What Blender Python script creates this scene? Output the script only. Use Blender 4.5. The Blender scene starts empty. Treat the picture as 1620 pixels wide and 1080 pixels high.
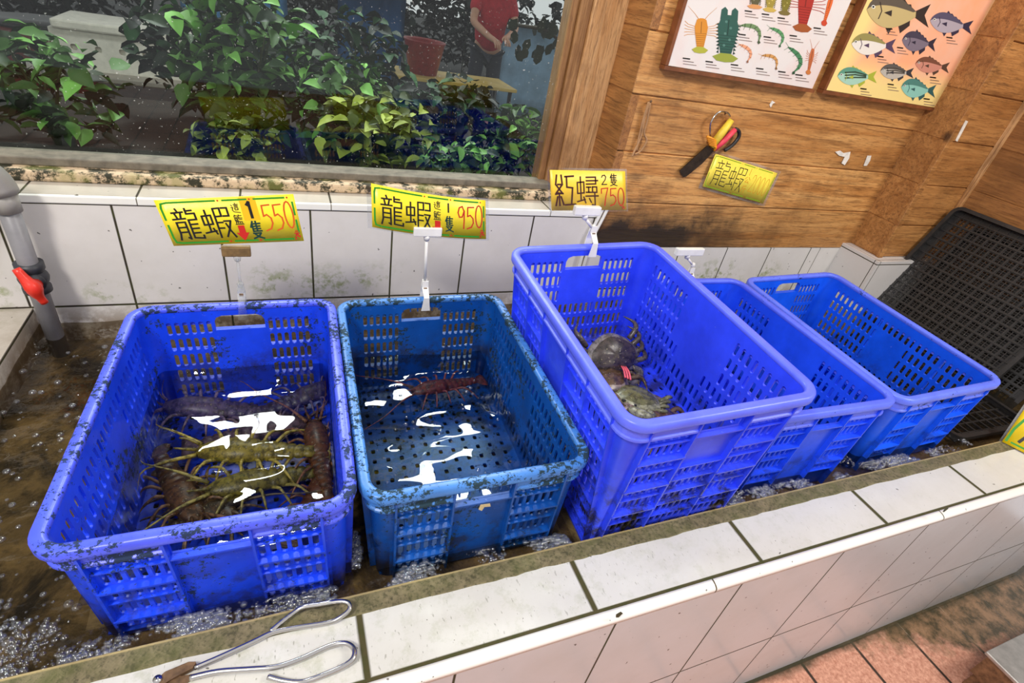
import bpy, bmesh, math, random
from mathutils import Vector, Matrix, Euler, noise
random.seed(7)
SC = bpy.context.scene
COL = SC.collection
PI = math.pi

# ------------------------------------------------------------------ camera
CAM_C = Vector((0.4336, -0.5047, 0.8642))
CAM_R = ((0.9232798408856089, -0.3461994835778416, 0.1664339297880116),
         (-0.06578581058373045, -0.5693841962639035, -0.8194350884424894),
         (0.3784528537877426, 0.7456189070935263, -0.5484759637801542))
CAM_F = 839.13
cd = bpy.data.cameras.new('camera')
cam = bpy.data.objects.new('camera', cd)
COL.objects.link(cam)
cd.sensor_fit = 'HORIZONTAL'
cd.sensor_width = 36.0
cd.lens = CAM_F / 1620 * 36
cd.clip_start = 0.02
cd.clip_end = 100
_r, _d, _f = (Vector(v) for v in CAM_R)
M3 = Matrix((_r, -_d, -_f)).transposed()
cam.matrix_world = Matrix.Translation(CAM_C) @ M3.to_4x4()
SC.camera = cam


def at(px, py, X=None, Y=None, Z=None):
    """the place on a plane of the room that the photograph shows at a pixel"""
    a = ((px - 810) / CAM_F, (py - 540) / CAM_F, 1.0)
    d = _r * a[0] + _d * a[1] + _f * a[2]
    if X is not None: t = (X - CAM_C.x) / d.x
    elif Y is not None: t = (Y - CAM_C.y) / d.y
    else: t = (Z - CAM_C.z) / d.z
    return CAM_C + d * t


# ------------------------------------------------------------------ light
SC.view_settings.view_transform = 'Standard'
SC.view_settings.look = 'None'
SC.view_settings.gamma = 1
SC.view_settings.use_curve_mapping = False
SC.view_settings.exposure = 0.25
W = bpy.data.worlds.new('world')
SC.world = W
W.use_nodes = True
W.node_tree.nodes['Background'].inputs[0].default_value = (0.98, 0.97, 1.0, 1)
W.node_tree.nodes['Background'].inputs[1].default_value = 0.68


def area(name, loc, target, size, power, color=(1, 1, 1), sy=None):
    l = bpy.data.lights.new(name, 'AREA')
    l.energy = power
    l.color = color
    l.size = size
    if sy:
        l.shape = 'RECTANGLE'
        l.size_y = sy
    o = bpy.data.objects.new(name, l)
    o.location = loc
    o.rotation_euler = (Vector(target) - Vector(loc)).to_track_quat('-Z', 'Y').to_euler()
    COL.objects.link(o)
    return o


area('shop_lamp', (-0.7, -0.9, 2.3), (0.9, 0.7, 0.1), 0.45, 46, (1.0, 0.96, 0.9))
area('stall_lamp', (2.9, -0.9, 2.4), (1.9, 0.8, 0.4), 0.6, 36, (1.0, 0.95, 0.88))
area('added_glint_light', (0.15, 2.5, 2.2), (0.3, 0.6, 0.2), 0.42, 42, (1, 1, 1))  # added light beyond the glass, makes glints on the leftmost crate's water
area('added_glint_light', (1.42, 2.3, 2.2), (0.8, 0.4, 0.1), 0.5, 42, (1, 1, 1))  # second added light, for the glints on the teal crate's water


# ------------------------------------------------------------------ materials
def s2l(c):
    c = c / 255.0
    return c / 12.92 if c <= 0.04045 else ((c + 0.055) / 1.055) ** 2.4


def rgb(r, g, b):
    return (s2l(r), s2l(g), s2l(b), 1)


class Mat:
    def __init__(self, name, color=(0.5, 0.5, 0.5, 1), rough=0.5, metal=0.0, spec=0.5):
        self.m = bpy.data.materials.new(name)
        self.m.use_nodes = True
        self.nt = self.m.node_tree
        self.b = self.nt.nodes['Principled BSDF']
        self.b.inputs['Base Color'].default_value = color
        self.b.inputs['Roughness'].default_value = rough
        self.b.inputs['Metallic'].default_value = metal
        self.b.inputs['Specular IOR Level'].default_value = spec

    def n(self, t, **k):
        x = self.nt.nodes.new(t)
        for a, v in k.items(): setattr(x, a, v)
        return x

    def put(self, sock, v):
        if isinstance(v, bpy.types.NodeSocket): self.nt.links.new(v, sock)
        elif v is not None: sock.default_value = v

    def ma(self, op, a, b=None, c=None, clamp=False):
        x = self.n('ShaderNodeMath', operation=op, use_clamp=clamp)
        for i, v in enumerate((a, b, c)):
            if v is not None: self.put(x.inputs[i], v)
        return x.outputs[0]

    def mix(self, f, a, b, mode='MIX'):
        x = self.n('ShaderNodeMix', data_type='RGBA', blend_type=mode)
        self.put(x.inputs[0], f)
        self.put(x.inputs[6], a)
        self.put(x.inputs[7], b)
        return x.outputs[2]

    def pos(self):
        if not hasattr(self, '_p'): self._p = self.n('ShaderNodeNewGeometry').outputs['Position']
        return self._p

    def obj(self):
        if not hasattr(self, '_o'): self._o = self.n('ShaderNodeTexCoord').outputs['Object']
        return self._o

    def xyz(self, v=None):
        s = self.n('ShaderNodeSeparateXYZ')
        self.put(s.inputs[0], v or self.pos())
        return s.outputs

    def scale(self, v, s):
        x = self.n('ShaderNodeMapping')
        self.put(x.inputs[0], v)
        x.inputs['Scale'].default_value = s
        return x.outputs[0]

    def noise(self, v, sc, det=4, rough=0.6, dist=0.0):
        x = self.n('ShaderNodeTexNoise')
        self.put(x.inputs['Vector'], v)
        x.inputs['Scale'].default_value = sc
        x.inputs['Detail'].default_value = det
        x.inputs['Roughness'].default_value = rough
        x.inputs['Distortion'].default_value = dist
        return x.outputs[0]

    def ramp(self, f, lo, hi, a=0.0, b=1.0):
        x = self.n('ShaderNodeMapRange')
        x.clamp = True
        self.put(x.inputs[0], f)
        for i, v in zip((1, 2, 3, 4), (lo, hi, a, b)): self.put(x.inputs[i], v)
        return x.outputs[0]

    def line(self, u, u0, p, w):
        """1 on grout lines at u0 + k*p, w = half width"""
        t = self.ma('FRACT', self.ma('DIVIDE', self.ma('SUBTRACT', u, u0), p))
        d = self.ma('MULTIPLY', self.ma('MINIMUM', t, self.ma('SUBTRACT', 1.0, t)), p)
        return self.ramp(d, w * 0.7, w * 1.3, 1.0, 0.0)

    def at(self, u, u0, w):
        d = self.ma('ABSOLUTE', self.ma('SUBTRACT', u, u0))
        return self.ramp(d, w * 0.7, w * 1.3, 1.0, 0.0)

    def color(self, v): self.put(self.b.inputs['Base Color'], v)

    def bump(self, h, s=0.3, d=0.01):
        x = self.n('ShaderNodeBump')
        x.inputs['Strength'].default_value = s
        x.inputs['Distance'].default_value = d
        self.put(x.inputs['Height'], h)
        self.put(self.b.inputs['Normal'], x.outputs[0])


def plain(name, col, rough=0.5, metal=0.0, var=0.25, sc=30):
    m = Mat(name, col, rough, metal)
    n = m.noise(m.obj(), sc)
    dark = (col[0] * (1 - var), col[1] * (1 - var), col[2] * (1 - var), 1)
    lite = (min(1, col[0] * (1 + var)), min(1, col[1] * (1 + var)), min(1, col[2] * (1 + var)), 1)
    m.color(m.mix(m.ramp(n, 0.3, 0.7), dark, lite))
    m.bump(n, 0.1, 0.003)
    return m.m


def crate_mat(name, col, moss=0.0, dirt=0.6, lighter=None, dz=0.10):
    m = Mat(name, col, 0.36)
    p = m.obj()
    n1 = m.noise(p, 14, 5)
    c = m.mix(m.ramp(n1, 0.35, 0.7), col, lighter or tuple(min(1, v * 1.35) for v in col[:3]) + (1,))
    # scuffs
    sc = m.noise(m.scale(p, (1, 1, 1)), 120, 3, 0.7)
    c = m.mix(m.ma('MULTIPLY', m.ramp(sc, 0.66, 0.78), 0.35), c, rgb(150, 165, 235))
    # green algae
    if moss:
        g = m.ma('ADD', m.ma('MULTIPLY', m.noise(p, 95, 5, 0.75), 0.55), m.ma('MULTIPLY', m.noise(p, 10, 4, 0.6), 0.45))
        gk = m.ramp(g, 0.62 - moss * 0.14, 0.65 - moss * 0.14)
        c = m.mix(m.ma('MULTIPLY', gk, 0.92), c, rgb(14, 38, 20))
        m.put(m.b.inputs['Roughness'], m.ramp(gk, 0, 1, 0.36, 0.85))
    # brown sediment near the water line
    z = m.xyz()[2]
    b = m.noise(m.pos(), 18, 6, 0.7)
    k = m.ma('MULTIPLY', m.ramp(z, dz * 0.4, dz, 1.0, 0.0), m.ramp(b, 0.47, 0.60))
    c = m.mix(m.ma('MULTIPLY', k, dirt), c, rgb(38, 34, 26))
    m.color(c)
    m.bump(m.noise(p, 60, 4), 0.12, 0.003)
    return m.m


def tile_mat(name, base, grout, lines, moss=None, rough=0.22, dirt=0.2, speck=True):
    """lines: list of (axis, u0, pitch or None, halfwidth)"""
    m = Mat(name, base, rough)
    x = m.xyz()
    c = base
    n = m.noise(m.pos(), 5, 6, 0.65)
    c = m.mix(m.ma('MULTIPLY', m.ramp(n, 0.4, 0.75), dirt), base, rgb(150, 138, 118))
    if speck:
        sp = m.noise(m.pos(), 75, 2, 0.5)
        c = m.mix(m.ma('MULTIPLY', m.ramp(sp, 0.735, 0.75), 0.8), c, rgb(50, 45, 38))
    if moss: c = moss(m, c)
    g = None
    for ax, u0, p, w in lines:
        l = m.line(x[ax], u0, p, w) if p else m.at(x[ax], u0, w)
        g = l if g is None else m.ma('MAXIMUM', g, l)
    if g is not None:
        gn = m.mix(m.ramp(m.noise(m.pos(), 40), 0.4, 0.65), grout, rgb(60, 62, 20))
        c = m.mix(g, c, gn)
        m.bump(m.ma('SUBTRACT', 1.0, g), 0.5, 0.003)
        m.put(m.b.inputs['Roughness'], m.ramp(g, 0, 1, rough, 0.85))
    m.color(c)
    return m.m


def wood_mat(name, axis, c1, c2, mould=False, plank=0.16, z0=0.19):
    m = Mat(name, c1, 0.55)
    x = m.xyz()
    sc = [22.0, 22.0, 22.0]
    sc[axis] = 1.6
    # every plank gets its own offset in the grain
    k = m.ma('FLOOR', m.ma('DIVIDE', m.ma('SUBTRACT', x[2 if axis != 2 else 0], z0), plank))
    wn = m.n('ShaderNodeTexWhiteNoise', noise_dimensions='1D')
    m.put(wn.inputs['W'], k)
    add = m.n('ShaderNodeVectorMath', operation='ADD')
    m.put(add.inputs[0], m.scale(m.pos(), sc))
    comb = m.n('ShaderNodeCombineXYZ')
    for i in range(3): m.put(comb.inputs[i], m.ma('MULTIPLY', wn.outputs[0], 37.0))
    m.put(add.inputs[1], comb.outputs[0])
    v = add.outputs[0]
    n1 = m.noise(v, 1.0, 6, 0.6, 1.2)
    n2 = m.noise(v, 4.5, 4, 0.65, 0.4)
    c = m.mix(m.ramp(n1, 0.33, 0.66), c1, c2)
    c = m.mix(m.ma('MULTIPLY', m.ramp(n2, 0.5, 0.66), 0.6), c, rgb(96, 58, 26))
    n3 = m.noise(v, 14.0, 3, 0.7, 0.2)
    c = m.mix(m.ma('MULTIPLY', m.ramp(n3, 0.52, 0.66), 0.5), c, rgb(74, 44, 20))
    big = m.noise(m.pos(), 3.4, 6, 0.68)
    c = m.mix(m.ma('MULTIPLY', m.ramp(big, 0.5, 0.68), 0.6), c, rgb(98, 62, 28))
    c = m.mix(m.ma('MULTIPLY', wn.outputs[0], 0.28), c, rgb(140, 92, 44))
    # knots
    vo = m.n('ShaderNodeTexVoronoi')
    ks = [5.0, 5.0, 5.0]
    ks[axis] = 2.2
    m.put(vo.inputs['Vector'], m.scale(m.pos(), ks))
    vo.inputs['Scale'].default_value = 1.0
    c = m.mix(m.ramp(vo.outputs['Distance'], 0.05, 0.13, 0.85, 0.0), c, rgb(52, 28, 14))
    if mould:
        q = m.noise(m.pos(), 9, 6, 0.7)
        zz = m.ramp(m.ma('ADD', x[2], m.ma('MULTIPLY', m.ma('SUBTRACT', q, 0.5), 0.22)), 0.26, 0.36, 1.0, 0.0)
        xx = m.ramp(m.ma('ADD', x[0], m.ma('MULTIPLY', m.ma('SUBTRACT', q, 0.5), 0.5)), 1.72, 2.2, 1.0, 0.12)
        c = m.mix(m.ma('MULTIPLY', m.ma('MULTIPLY', zz, xx), 0.95), c, rgb(30, 28, 22))
    m.color(c)
    m.bump(m.ma('ADD', n1, n2), 0.35, 0.004)
    return m.m


def attr_mat(name, rough=0.5, noise_amt=0.0, sc=60, spec=0.5):
    m = Mat(name, (1, 1, 1, 1), rough, 0, spec)
    a = m.n('ShaderNodeAttribute', attribute_name='Col')
    c = a.outputs['Color']
    if noise_amt:
        n = m.noise(m.obj(), sc, 5, 0.7)
        c = m.mix(m.ma('MULTIPLY', m.ramp(n, 0.44, 0.58), noise_amt), c, m.mix(0.72, c, (0, 0, 0, 1)))
        n2 = m.noise(m.obj(), sc * 2.1, 3, 0.6)
        c = m.mix(m.ma('MULTIPLY', m.ramp(n2, 0.62, 0.72), noise_amt * 0.5), c, rgb(205, 190, 150))
    m.color(c)
    return m.m


def clear_mat(name, tint, ior=1.33, rough=0.01, speck=False, bump=0.0, bsc=40, film=None):
    """thin clear surface: what passes straight through and what mirrors, by the Fresnel law"""
    m = bpy.data.materials.new(name)
    m.use_nodes = True
    nt = m.node_tree
    nt.nodes.remove(nt.nodes['Principled BSDF'])
    out = nt.nodes['Material Output']
    f = nt.nodes.new('ShaderNodeFresnel')
    gm = nt.nodes.new('ShaderNodeNewGeometry')
    iv = nt.nodes.new('ShaderNodeMapRange')     # same law from either side of a thin sheet
    iv.inputs[3].default_value = ior
    iv.inputs[4].default_value = 1.0 / ior
    nt.links.new(gm.outputs['Backfacing'], iv.inputs[0])
    nt.links.new(iv.outputs[0], f.inputs[0])
    t = nt.nodes.new('ShaderNodeBsdfTransparent')
    t.inputs[0].default_value = tint
    g = nt.nodes.new('ShaderNodeBsdfGlossy')
    g.inputs['Roughness'].default_value = rough
    mx = nt.nodes.new('ShaderNodeMixShader')
    nt.links.new(f.outputs[0], mx.inputs[0])
    nt.links.new(t.outputs[0], mx.inputs[1])
    nt.links.new(g.outputs[0], mx.inputs[2])
    last = mx.outputs[0]
    if bump:
        nz = nt.nodes.new('ShaderNodeTexNoise')
        nz.inputs['Scale'].default_value = bsc
        tc = nt.nodes.new('ShaderNodeTexCoord')
        nt.links.new(tc.outputs['Object'], nz.inputs['Vector'])
        b = nt.nodes.new('ShaderNodeBump')
        b.inputs['Strength'].default_value = bump
        b.inputs['Distance'].default_value = 0.004
        nt.links.new(nz.outputs[0], b.inputs['Height'])
        nt.links.new(b.outputs[0], g.inputs['Normal'])
        nt.links.new(b.outputs[0], f.inputs['Normal'])
    if speck or film:
        tc = nt.nodes.new('ShaderNodeTexCoord')
        nz = nt.nodes.new('ShaderNodeTexNoise')
        nz.inputs['Scale'].default_value = 170 if speck else 6
        nz.inputs['Detail'].default_value = 2 if speck else 6
        nt.links.new(tc.outputs['Object'], nz.inputs['Vector'])
        mr = nt.nodes.new('ShaderNodeMapRange')
        mr.inputs[1].default_value = 0.72 if speck else 0.40
        mr.inputs[2].default_value = 0.75 if speck else 0.70
        mr.inputs[4].default_value = 0.5 if speck else film[1]
        nt.links.new(nz.outputs[0], mr.inputs[0])
        df = nt.nodes.new('ShaderNodeBsdfDiffuse')
        df.inputs[0].default_value = (0.75, 0.75, 0.7, 1) if speck else film[0]
        m2 = nt.nodes.new('ShaderNodeMixShader')
        nt.links.new(mr.outputs[0], m2.inputs[0])
        nt.links.new(last, m2.inputs[1])
        nt.links.new(df.outputs[0], m2.inputs[2])
        last = m2.outputs[0]
    nt.links.new(last, out.inputs[0])
    return m


INK = attr_mat('printed_ink', 0.45)
WHITE_PLASTIC = plain('white_plastic', rgb(232, 230, 224), 0.35, 0, 0.08)
CLEAR_PLASTIC = clear_mat('clear_plastic', (0.93, 0.94, 0.94, 1), 1.45, 0.08, film=((0.8, 0.8, 0.78, 1), 0.25))
STEEL = Mat('stainless_steel', rgb(196, 192, 188), 0.2, 1.0).m
RUST = plain('rusty_steel', rgb(120, 92, 66), 0.5, 0.4, 0.5, 60)
BLACK = plain('black_plastic', rgb(40, 38, 37), 0.4, 0, 0.35, 40)


# ------------------------------------------------------------------ mesh helpers
def link(name, bm, mat=None, parent=None, smooth=False, local=True, recalc=True):
    me = bpy.data.meshes.new(name)
    if parent is not None and local:
        inv = Matrix.Translation(-parent.location)
        bm.transform(inv)
    if recalc: bmesh.ops.recalc_face_normals(bm, faces=bm.faces[:])
    bm.to_mesh(me)
    bm.free()
    o = bpy.data.objects.new(name, me)
    COL.objects.link(o)
    for m in (mat if isinstance(mat, (list, tuple)) else [mat]):
        if m: me.materials.append(m)
    if smooth:
        for p in me.polygons: p.use_smooth = True
    if parent is not None: o.parent = parent
    return o


def thing(name, label, cat, loc=(0, 0, 0), group=None):
    o = bpy.data.objects.new(name, None)
    o.empty_display_size = 0.05
    o.location = loc
    COL.objects.link(o)
    return tag(o, label, cat, group)


def tag(o, label, cat, group=None, kind=None):
    o['label'] = label
    o['category'] = cat
    if group: o['group'] = group
    if kind: o['kind'] = kind
    return o


def structure(o, label, cat):
    o['label'] = label
    o['category'] = cat
    o['kind'] = 'structure'
    return o


def box(bm, a, b, mi=0):
    x0, y0, z0 = a
    x1, y1, z1 = b
    vs = [bm.verts.new(p) for p in ((x0, y0, z0), (x1, y0, z0), (x1, y1, z0), (x0, y1, z0), (x0, y0, z1), (x1, y0, z1), (x1, y1, z1), (x0, y1, z1))]
    fs = []
    for q in ((0, 3, 2, 1), (4, 5, 6, 7), (0, 1, 5, 4), (1, 2, 6, 5), (2, 3, 7, 6), (3, 0, 4, 7)):
        f = bm.faces.new([vs[i] for i in q])
        f.material_index = mi
        fs.append(f)
    return vs


def bevel(bm, w, seg=2):
    bmesh.ops.bevel(bm, geom=bm.edges[:], offset=w, segments=seg, affect='EDGES', profile=0.5, clamp_overlap=True)


def tube(bm, pts, r, n=8, cap=True, col=None, lay=None):
    pts = [Vector(p) for p in pts]
    rs = r if isinstance(r, (list, tuple)) else [r] * len(pts)
    rings = []
    up = Vector((0, 0, 1))
    prev = None
    for i, p in enumerate(pts):
        d = (pts[min(i + 1, len(pts) - 1)] - pts[max(i - 1, 0)])
        if d.length < 1e-9: d = Vector((0, 0, 1))
        d.normalize()
        if prev is None:
            a = d.cross(up)
            if a.length < 0.05: a = d.cross(Vector((1, 0, 0)))
        else:
            a = prev - d * prev.dot(d)
            if a.length < 1e-4: a = d.cross(up)
        a.normalize()
        prev = a
        b = d.cross(a)
        rings.append([bm.verts.new(p + (a * math.cos(2 * PI * k / n) + b * math.sin(2 * PI * k / n)) * rs[i]) for k in range(n)])
    fs = []
    for i in range(len(rings) - 1):
        for k in range(n):
            fs.append(bm.faces.new((rings[i][k], rings[i][(k + 1) % n], rings[i + 1][(k + 1) % n], rings[i + 1][k])))
    if cap:
        fs.append(bm.faces.new(rings[0][::-1]))
        fs.append(bm.faces.new(rings[-1]))
    if lay is not None:
        for f in fs:
            for l in f.loops: l[lay] = col
    return fs


def smooth_path(pts, k=6):
    pts = [Vector(p) for p in pts]
    out = []
    for i in range(len(pts) - 1):
        p0 = pts[max(i - 1, 0)]
        p1, p2 = pts[i], pts[i + 1]
        p3 = pts[min(i + 2, len(pts) - 1)]
        for j in range(k):
            t = j / k
            out.append(0.5 * ((2 * p1) + (p2 - p0) * t + (2 * p0 - 5 * p1 + 4 * p2 - p3) * t * t + (3 * p1 - p0 - 3 * p2 + p3) * t ** 3))
    out.append(pts[-1])
    return out


def ellipsoid(bm, c, r, rot=None, u=16, v=10):
    ret = bmesh.ops.create_uvsphere(bm, u_segments=u, v_segments=v, radius=1.0)
    M = Matrix.Translation(c) @ (rot.to_4x4() if rot else Matrix()) @ Matrix.Diagonal((r[0], r[1], r[2], 1))
    for w in ret['verts']: w.co = M @ w.co
    return ret['verts']


def prism(bm, pts, depth, nrm):
    """polygon pts (3D, planar) given thickness along nrm"""
    n = Vector(nrm) * depth
    a = [bm.verts.new(p) for p in pts]
    b = [bm.verts.new(Vector(p) + n) for p in pts]
    bm.faces.new(a)
    bm.faces.new(b[::-1])
    k = len(a)
    for i in range(k): bm.faces.new((a[i], b[i], b[(i + 1) % k], a[(i + 1) % k]))


# ---- flat print: polygons and pen strokes in a local plane
class Print:
    """ink laid on a flat surface; f(u, v, h) gives the 3D point h above the paper"""

    def __init__(self, f):
        self.f = f
        self.bm = bmesh.new()
        self.lay = self.bm.loops.layers.float_color.new('Col')

    def face(self, pts, col, h):
        vs = [self.bm.verts.new(self.f(p[0], p[1], h)) for p in pts]
        try: f = self.bm.faces.new(vs)
        except ValueError: return
        for l in f.loops: l[self.lay] = col

    def poly(self, pts, col, h=0.0003):
        self.face(pts, col, h)

    def disc(self, c, r, col, h=0.0003, n=14, ry=None, a=0.0):
        ry = ry or r
        ca, sa = math.cos(a), math.sin(a)
        self.face([(c[0] + ca * r * math.cos(2 * PI * k / n) - sa * ry * math.sin(2 * PI * k / n),
                    c[1] + sa * r * math.cos(2 * PI * k / n) + ca * ry * math.sin(2 * PI * k / n)) for k in range(n)], col, h)

    seg = None

    def stroke(self, pts, w, col, h=0.0003, w2=None):
        if self.seg:                       # short pieces follow a bowed sheet
            q_ = [pts[0]]
            for a, b in zip(pts, pts[1:]):
                k_ = max(1, int(math.hypot(b[0] - a[0], b[1] - a[1]) / self.seg))
                q_ += [(a[0] + (b[0] - a[0]) * i / k_, a[1] + (b[1] - a[1]) * i / k_) for i in range(1, k_ + 1)]
            pts = q_
        n = len(pts)
        for i in range(n - 1):
            a, b = Vector(pts[i]), Vector(pts[i + 1])
            d = b - a
            if d.length < 1e-7: continue
            d.normalize()
            q = Vector((-d.y, d.x))
            wa = w if w2 is None else w + (w2 - w) * i / (n - 1)
            wb = w if w2 is None else w + (w2 - w) * (i + 1) / (n - 1)
            a2, b2 = a - d * wa * 0.4, b + d * wb * 0.4
            self.face([a2 + q * wa / 2, a2 - q * wa / 2, b2 - q * wb / 2, b2 + q * wb / 2], col, h + 0.00002 * (i % 3))

    def done(self, name, parent, mat=None):
        return link(name, self.bm, mat or INK, parent)


G = {
 '龍': [[(.24,.98),(.28,.90)],[(.05,.86),(.48,.88)],[(.16,.82),(.20,.70)],[(.38,.84),(.34,.70)],[(.02,.66),(.50,.68)],
        [(.10,.56),(.10,.20),(.04,.02)],[(.10,.56),(.44,.57),(.44,.04),(.36,.08)],[(.10,.40),(.44,.41)],[(.10,.25),(.44,.26)],
        [(.60,.98),(.60,.82),(.92,.83),(.92,.64),(.60,.63)],[(.60,.91),(.84,.92)],[(.60,.63),(.60,.07),(.99,.05),(.99,.14)],
        [(.62,.49),(.90,.50)],[(.62,.36),(.90,.37)],[(.62,.22),(.90,.23)]],
 '蝦': [[(.04,.72),(.04,.44),(.34,.46),(.34,.74),(.04,.72)],[(.19,.90),(.19,.22)],[(.00,.18),(.38,.24)],[(.30,.32),(.38,.14)],
        [(.48,.94),(.48,.02)],[(.48,.94),(.70,.95),(.70,.70),(.48,.69)],[(.48,.50),(.68,.50)],[(.48,.32),(.68,.32)],
        [(.77,.95),(.96,.95),(.96,.70),(.77,.70)],[(.74,.54),(.96,.54),(.86,.30),(.70,.04)],[(.78,.46),(.88,.22),(1.0,.02)]],
 '紅': [[(.12,.98),(.06,.70),(.36,.44),(.04,.40)],[(.34,.98),(.38,.70),(.08,.44),(.40,.42)],[(.16,.70),(.32,.70)],[(.22,.42),(.22,.04)],[(.14,.32),(.04,.04)],
        [(.30,.32),(.42,.06)],[(.52,.94),(.94,.96)],[(.60,.92),(.60,.62),(.88,.60),(.80,.08)],[(.50,.06),(1.0,.08)]],
 '蟳': [[(.04,.78),(.04,.42),(.34,.44),(.34,.80),(.04,.78)],[(.19,.96),(.19,.20)],[(.02,.14),(.38,.22)],[(.32,.30),(.40,.10)],
        [(.46,.95),(.90,.96),(.90,.74),(.46,.73)],[(.46,.84),(1.0,.85)],[(.46,.63),(.66,.63)],[(.56,.63),(.56,.46)],[(.44,.46),(.68,.46)],
        [(.74,.64),(.94,.64),(.94,.46),(.74,.46),(.74,.64)],[(.42,.33),(1.0,.34)],[(.84,.42),(.84,.02),(.70,.04)],[(.58,.25),(.66,.12)]],
 '隻': [[(.30,.98),(.08,.66)],[(.22,.84),(.22,.40)],[(.22,.84),(.90,.86)],[(.56,.98),(.56,.42)],[(.22,.70),(.84,.71)],[(.22,.56),(.84,.57)],
        [(.22,.42),(.92,.43)],[(.16,.30),(.80,.31),(.56,.12),(.10,.0)],[(.30,.24),(.60,.08),(.96,.0)]],
 '這': [[(.60,.98),(.62,.92)],[(.40,.84),(.92,.86)],[(.46,.74),(.86,.75)],[(.46,.64),(.86,.65)],[(.46,.52),(.84,.53),(.82,.34),(.48,.33),(.46,.52)],
        [(.10,.80),(.20,.70)],[(.04,.56),(.24,.58),(.12,.32),(.26,.16),(.98,.06)]],
 '籃': [[(.16,.98),(.04,.80)],[(.10,.90),(.40,.90)],[(.62,.98),(.50,.80)],[(.56,.90),(.94,.90)],[(.08,.72),(.08,.38),(.46,.38)],[(.08,.72),(.46,.72)],
        [(.20,.62),(.38,.62),(.38,.48),(.20,.48)],[(.60,.74),(.52,.60)],[(.58,.66),(.96,.66)],[(.60,.52),(.90,.52)],
        [(.14,.28),(.86,.28),(.86,.04)],[(.14,.28),(.14,.04)],[(.38,.28),(.38,.04)],[(.62,.28),(.62,.04)],[(0,.02),(1,.03)]],
 '公': [[(.36,.94),(.06,.58)],[(.62,.94),(.96,.60)],[(.50,.56),(.20,.16),(.80,.20)],[(.68,.36),(.90,.06)]],
 '斤': [[(.80,.96),(.24,.86)],[(.24,.86),(.22,.40),(.02,.04)],[(.24,.58),(.98,.60)],[(.66,.58),(.66,.0)]],
 '元': [[(.24,.88),(.78,.88)],[(.04,.60),(.96,.62)],[(.38,.60),(.30,.24),(.04,.04)],[(.62,.60),(.62,.12),(.96,.08),(.96,.22)]],
 '1': [[(.30,.84),(.55,1.0),(.55,0)]],
 'I': [[(.5,1.0),(.5,0)]],
 '2': [[(.10,.78),(.25,.97),(.60,1.0),(.82,.82),(.70,.55),(.10,.03),(.95,.05)]],
 '5': [[(.95,.98),(.20,.96),(.16,.56),(.50,.62),(.84,.48),(.88,.28),(.62,.08),(.10,.0)]],
 '7': [[(.02,.70),(.04,.96),(.92,1.0),(.60,.50),(.42,.0)]],
 '9': [[(.86,.76),(.62,.98),(.26,.92),(.10,.70),(.26,.50),(.60,.52),(.86,.80),(.84,.40),(.76,.0)]],
 '0': [[(.5 + .42 * math.cos(2 * PI * k / 16 + PI / 2), .5 + .5 * math.sin(2 * PI * k / 16 + PI / 2)) for k in range(17)]],
}


def write(pr, ch, x, y, w, h, pen, col, lift=0.0004, slant=0.0):
    for st in G[ch]:
        pr.stroke([(x + (p[0] + slant * p[1]) * w, y + p[1] * h) for p in st], pen, col, lift)


YEL = rgb(250, 224, 40)
BLK = rgb(28, 26, 22)
RED = rgb(205, 40, 22)
ORG = rgb(222, 92, 26)
GRN = rgb(40, 150, 36)

# ================================================================== the place
D = 0.909            # tiled face of the back wall
WATER = -0.018
BED = -0.072         # floor of the trough
FLOOR = -0.666

# ---- trough floor, front wall, back wall, divider
def mossy_top(m, c):
    x = m.xyz()
    n = m.noise(m.pos(), 26, 6, 0.75)
    fade = m.ramp(x[0], 0.0, 1.9, 1.0, 0.15)
    k = m.ma('MULTIPLY', m.ramp(n, 0.5, 0.7), fade)
    c = m.mix(m.ma('MULTIPLY', k, 0.42), c, rgb(126, 136, 70))
    st = m.ma('MULTIPLY', m.ramp(m.noise(m.scale(m.pos(), (190, 70, 1)), 1.0, 2, 0.5), 0.66, 0.70), fade)
    return m.mix(m.ma('MULTIPLY', st, 0.55), c, rgb(84, 82, 50))


top_tile = tile_mat('rim_tile', rgb(214, 212, 205), rgb(74, 66, 34), [(0, 0.5, 0.386, 0.0055), (1, -0.1366, None, 0.0035)], mossy_top)
face_tile = tile_mat('face_tile', rgb(200, 197, 198), rgb(66, 48, 30), [(0, 0.9194 - 0.2912 * 4, 0.2912, 0.0022), (2, -0.378, None, 0.0025)], None, 0.25, 0.18)

mm = Mat('mossy_concrete', rgb(120, 112, 70), 0.8)
n = mm.noise(mm.pos(), 38, 7, 0.75)
x = mm.xyz()
c = mm.mix(mm.ramp(n, 0.28, 0.72), rgb(70, 66, 38), rgb(146, 132, 100))
n9 = mm.noise(mm.pos(), 150, 4, 0.7)
c = mm.mix(mm.ma('MULTIPLY', mm.ramp(n9, 0.5, 0.62), 0.6), c, rgb(40, 40, 20))
c = mm.mix(mm.ma('MULTIPLY', mm.ramp(mm.noise(mm.pos(), 14, 6), 0.42, 0.72), 0.5), c, rgb(92, 98, 44))
c = mm.mix(mm.ramp(x[1], -0.006, -0.002), c, rgb(200, 176, 120))
mm.color(c)
mm.bump(n, 0.6, 0.004)
concrete = mm.m

bm = bmesh.new()
box(bm, (-2.2, -0.157, FLOOR), (2.95, -0.004, -0.012))
front = structure(link('wall_front', bm, face_tile), 'low white tiled front wall of the long fish trough', 'wall')
bm = bmesh.new()
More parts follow.
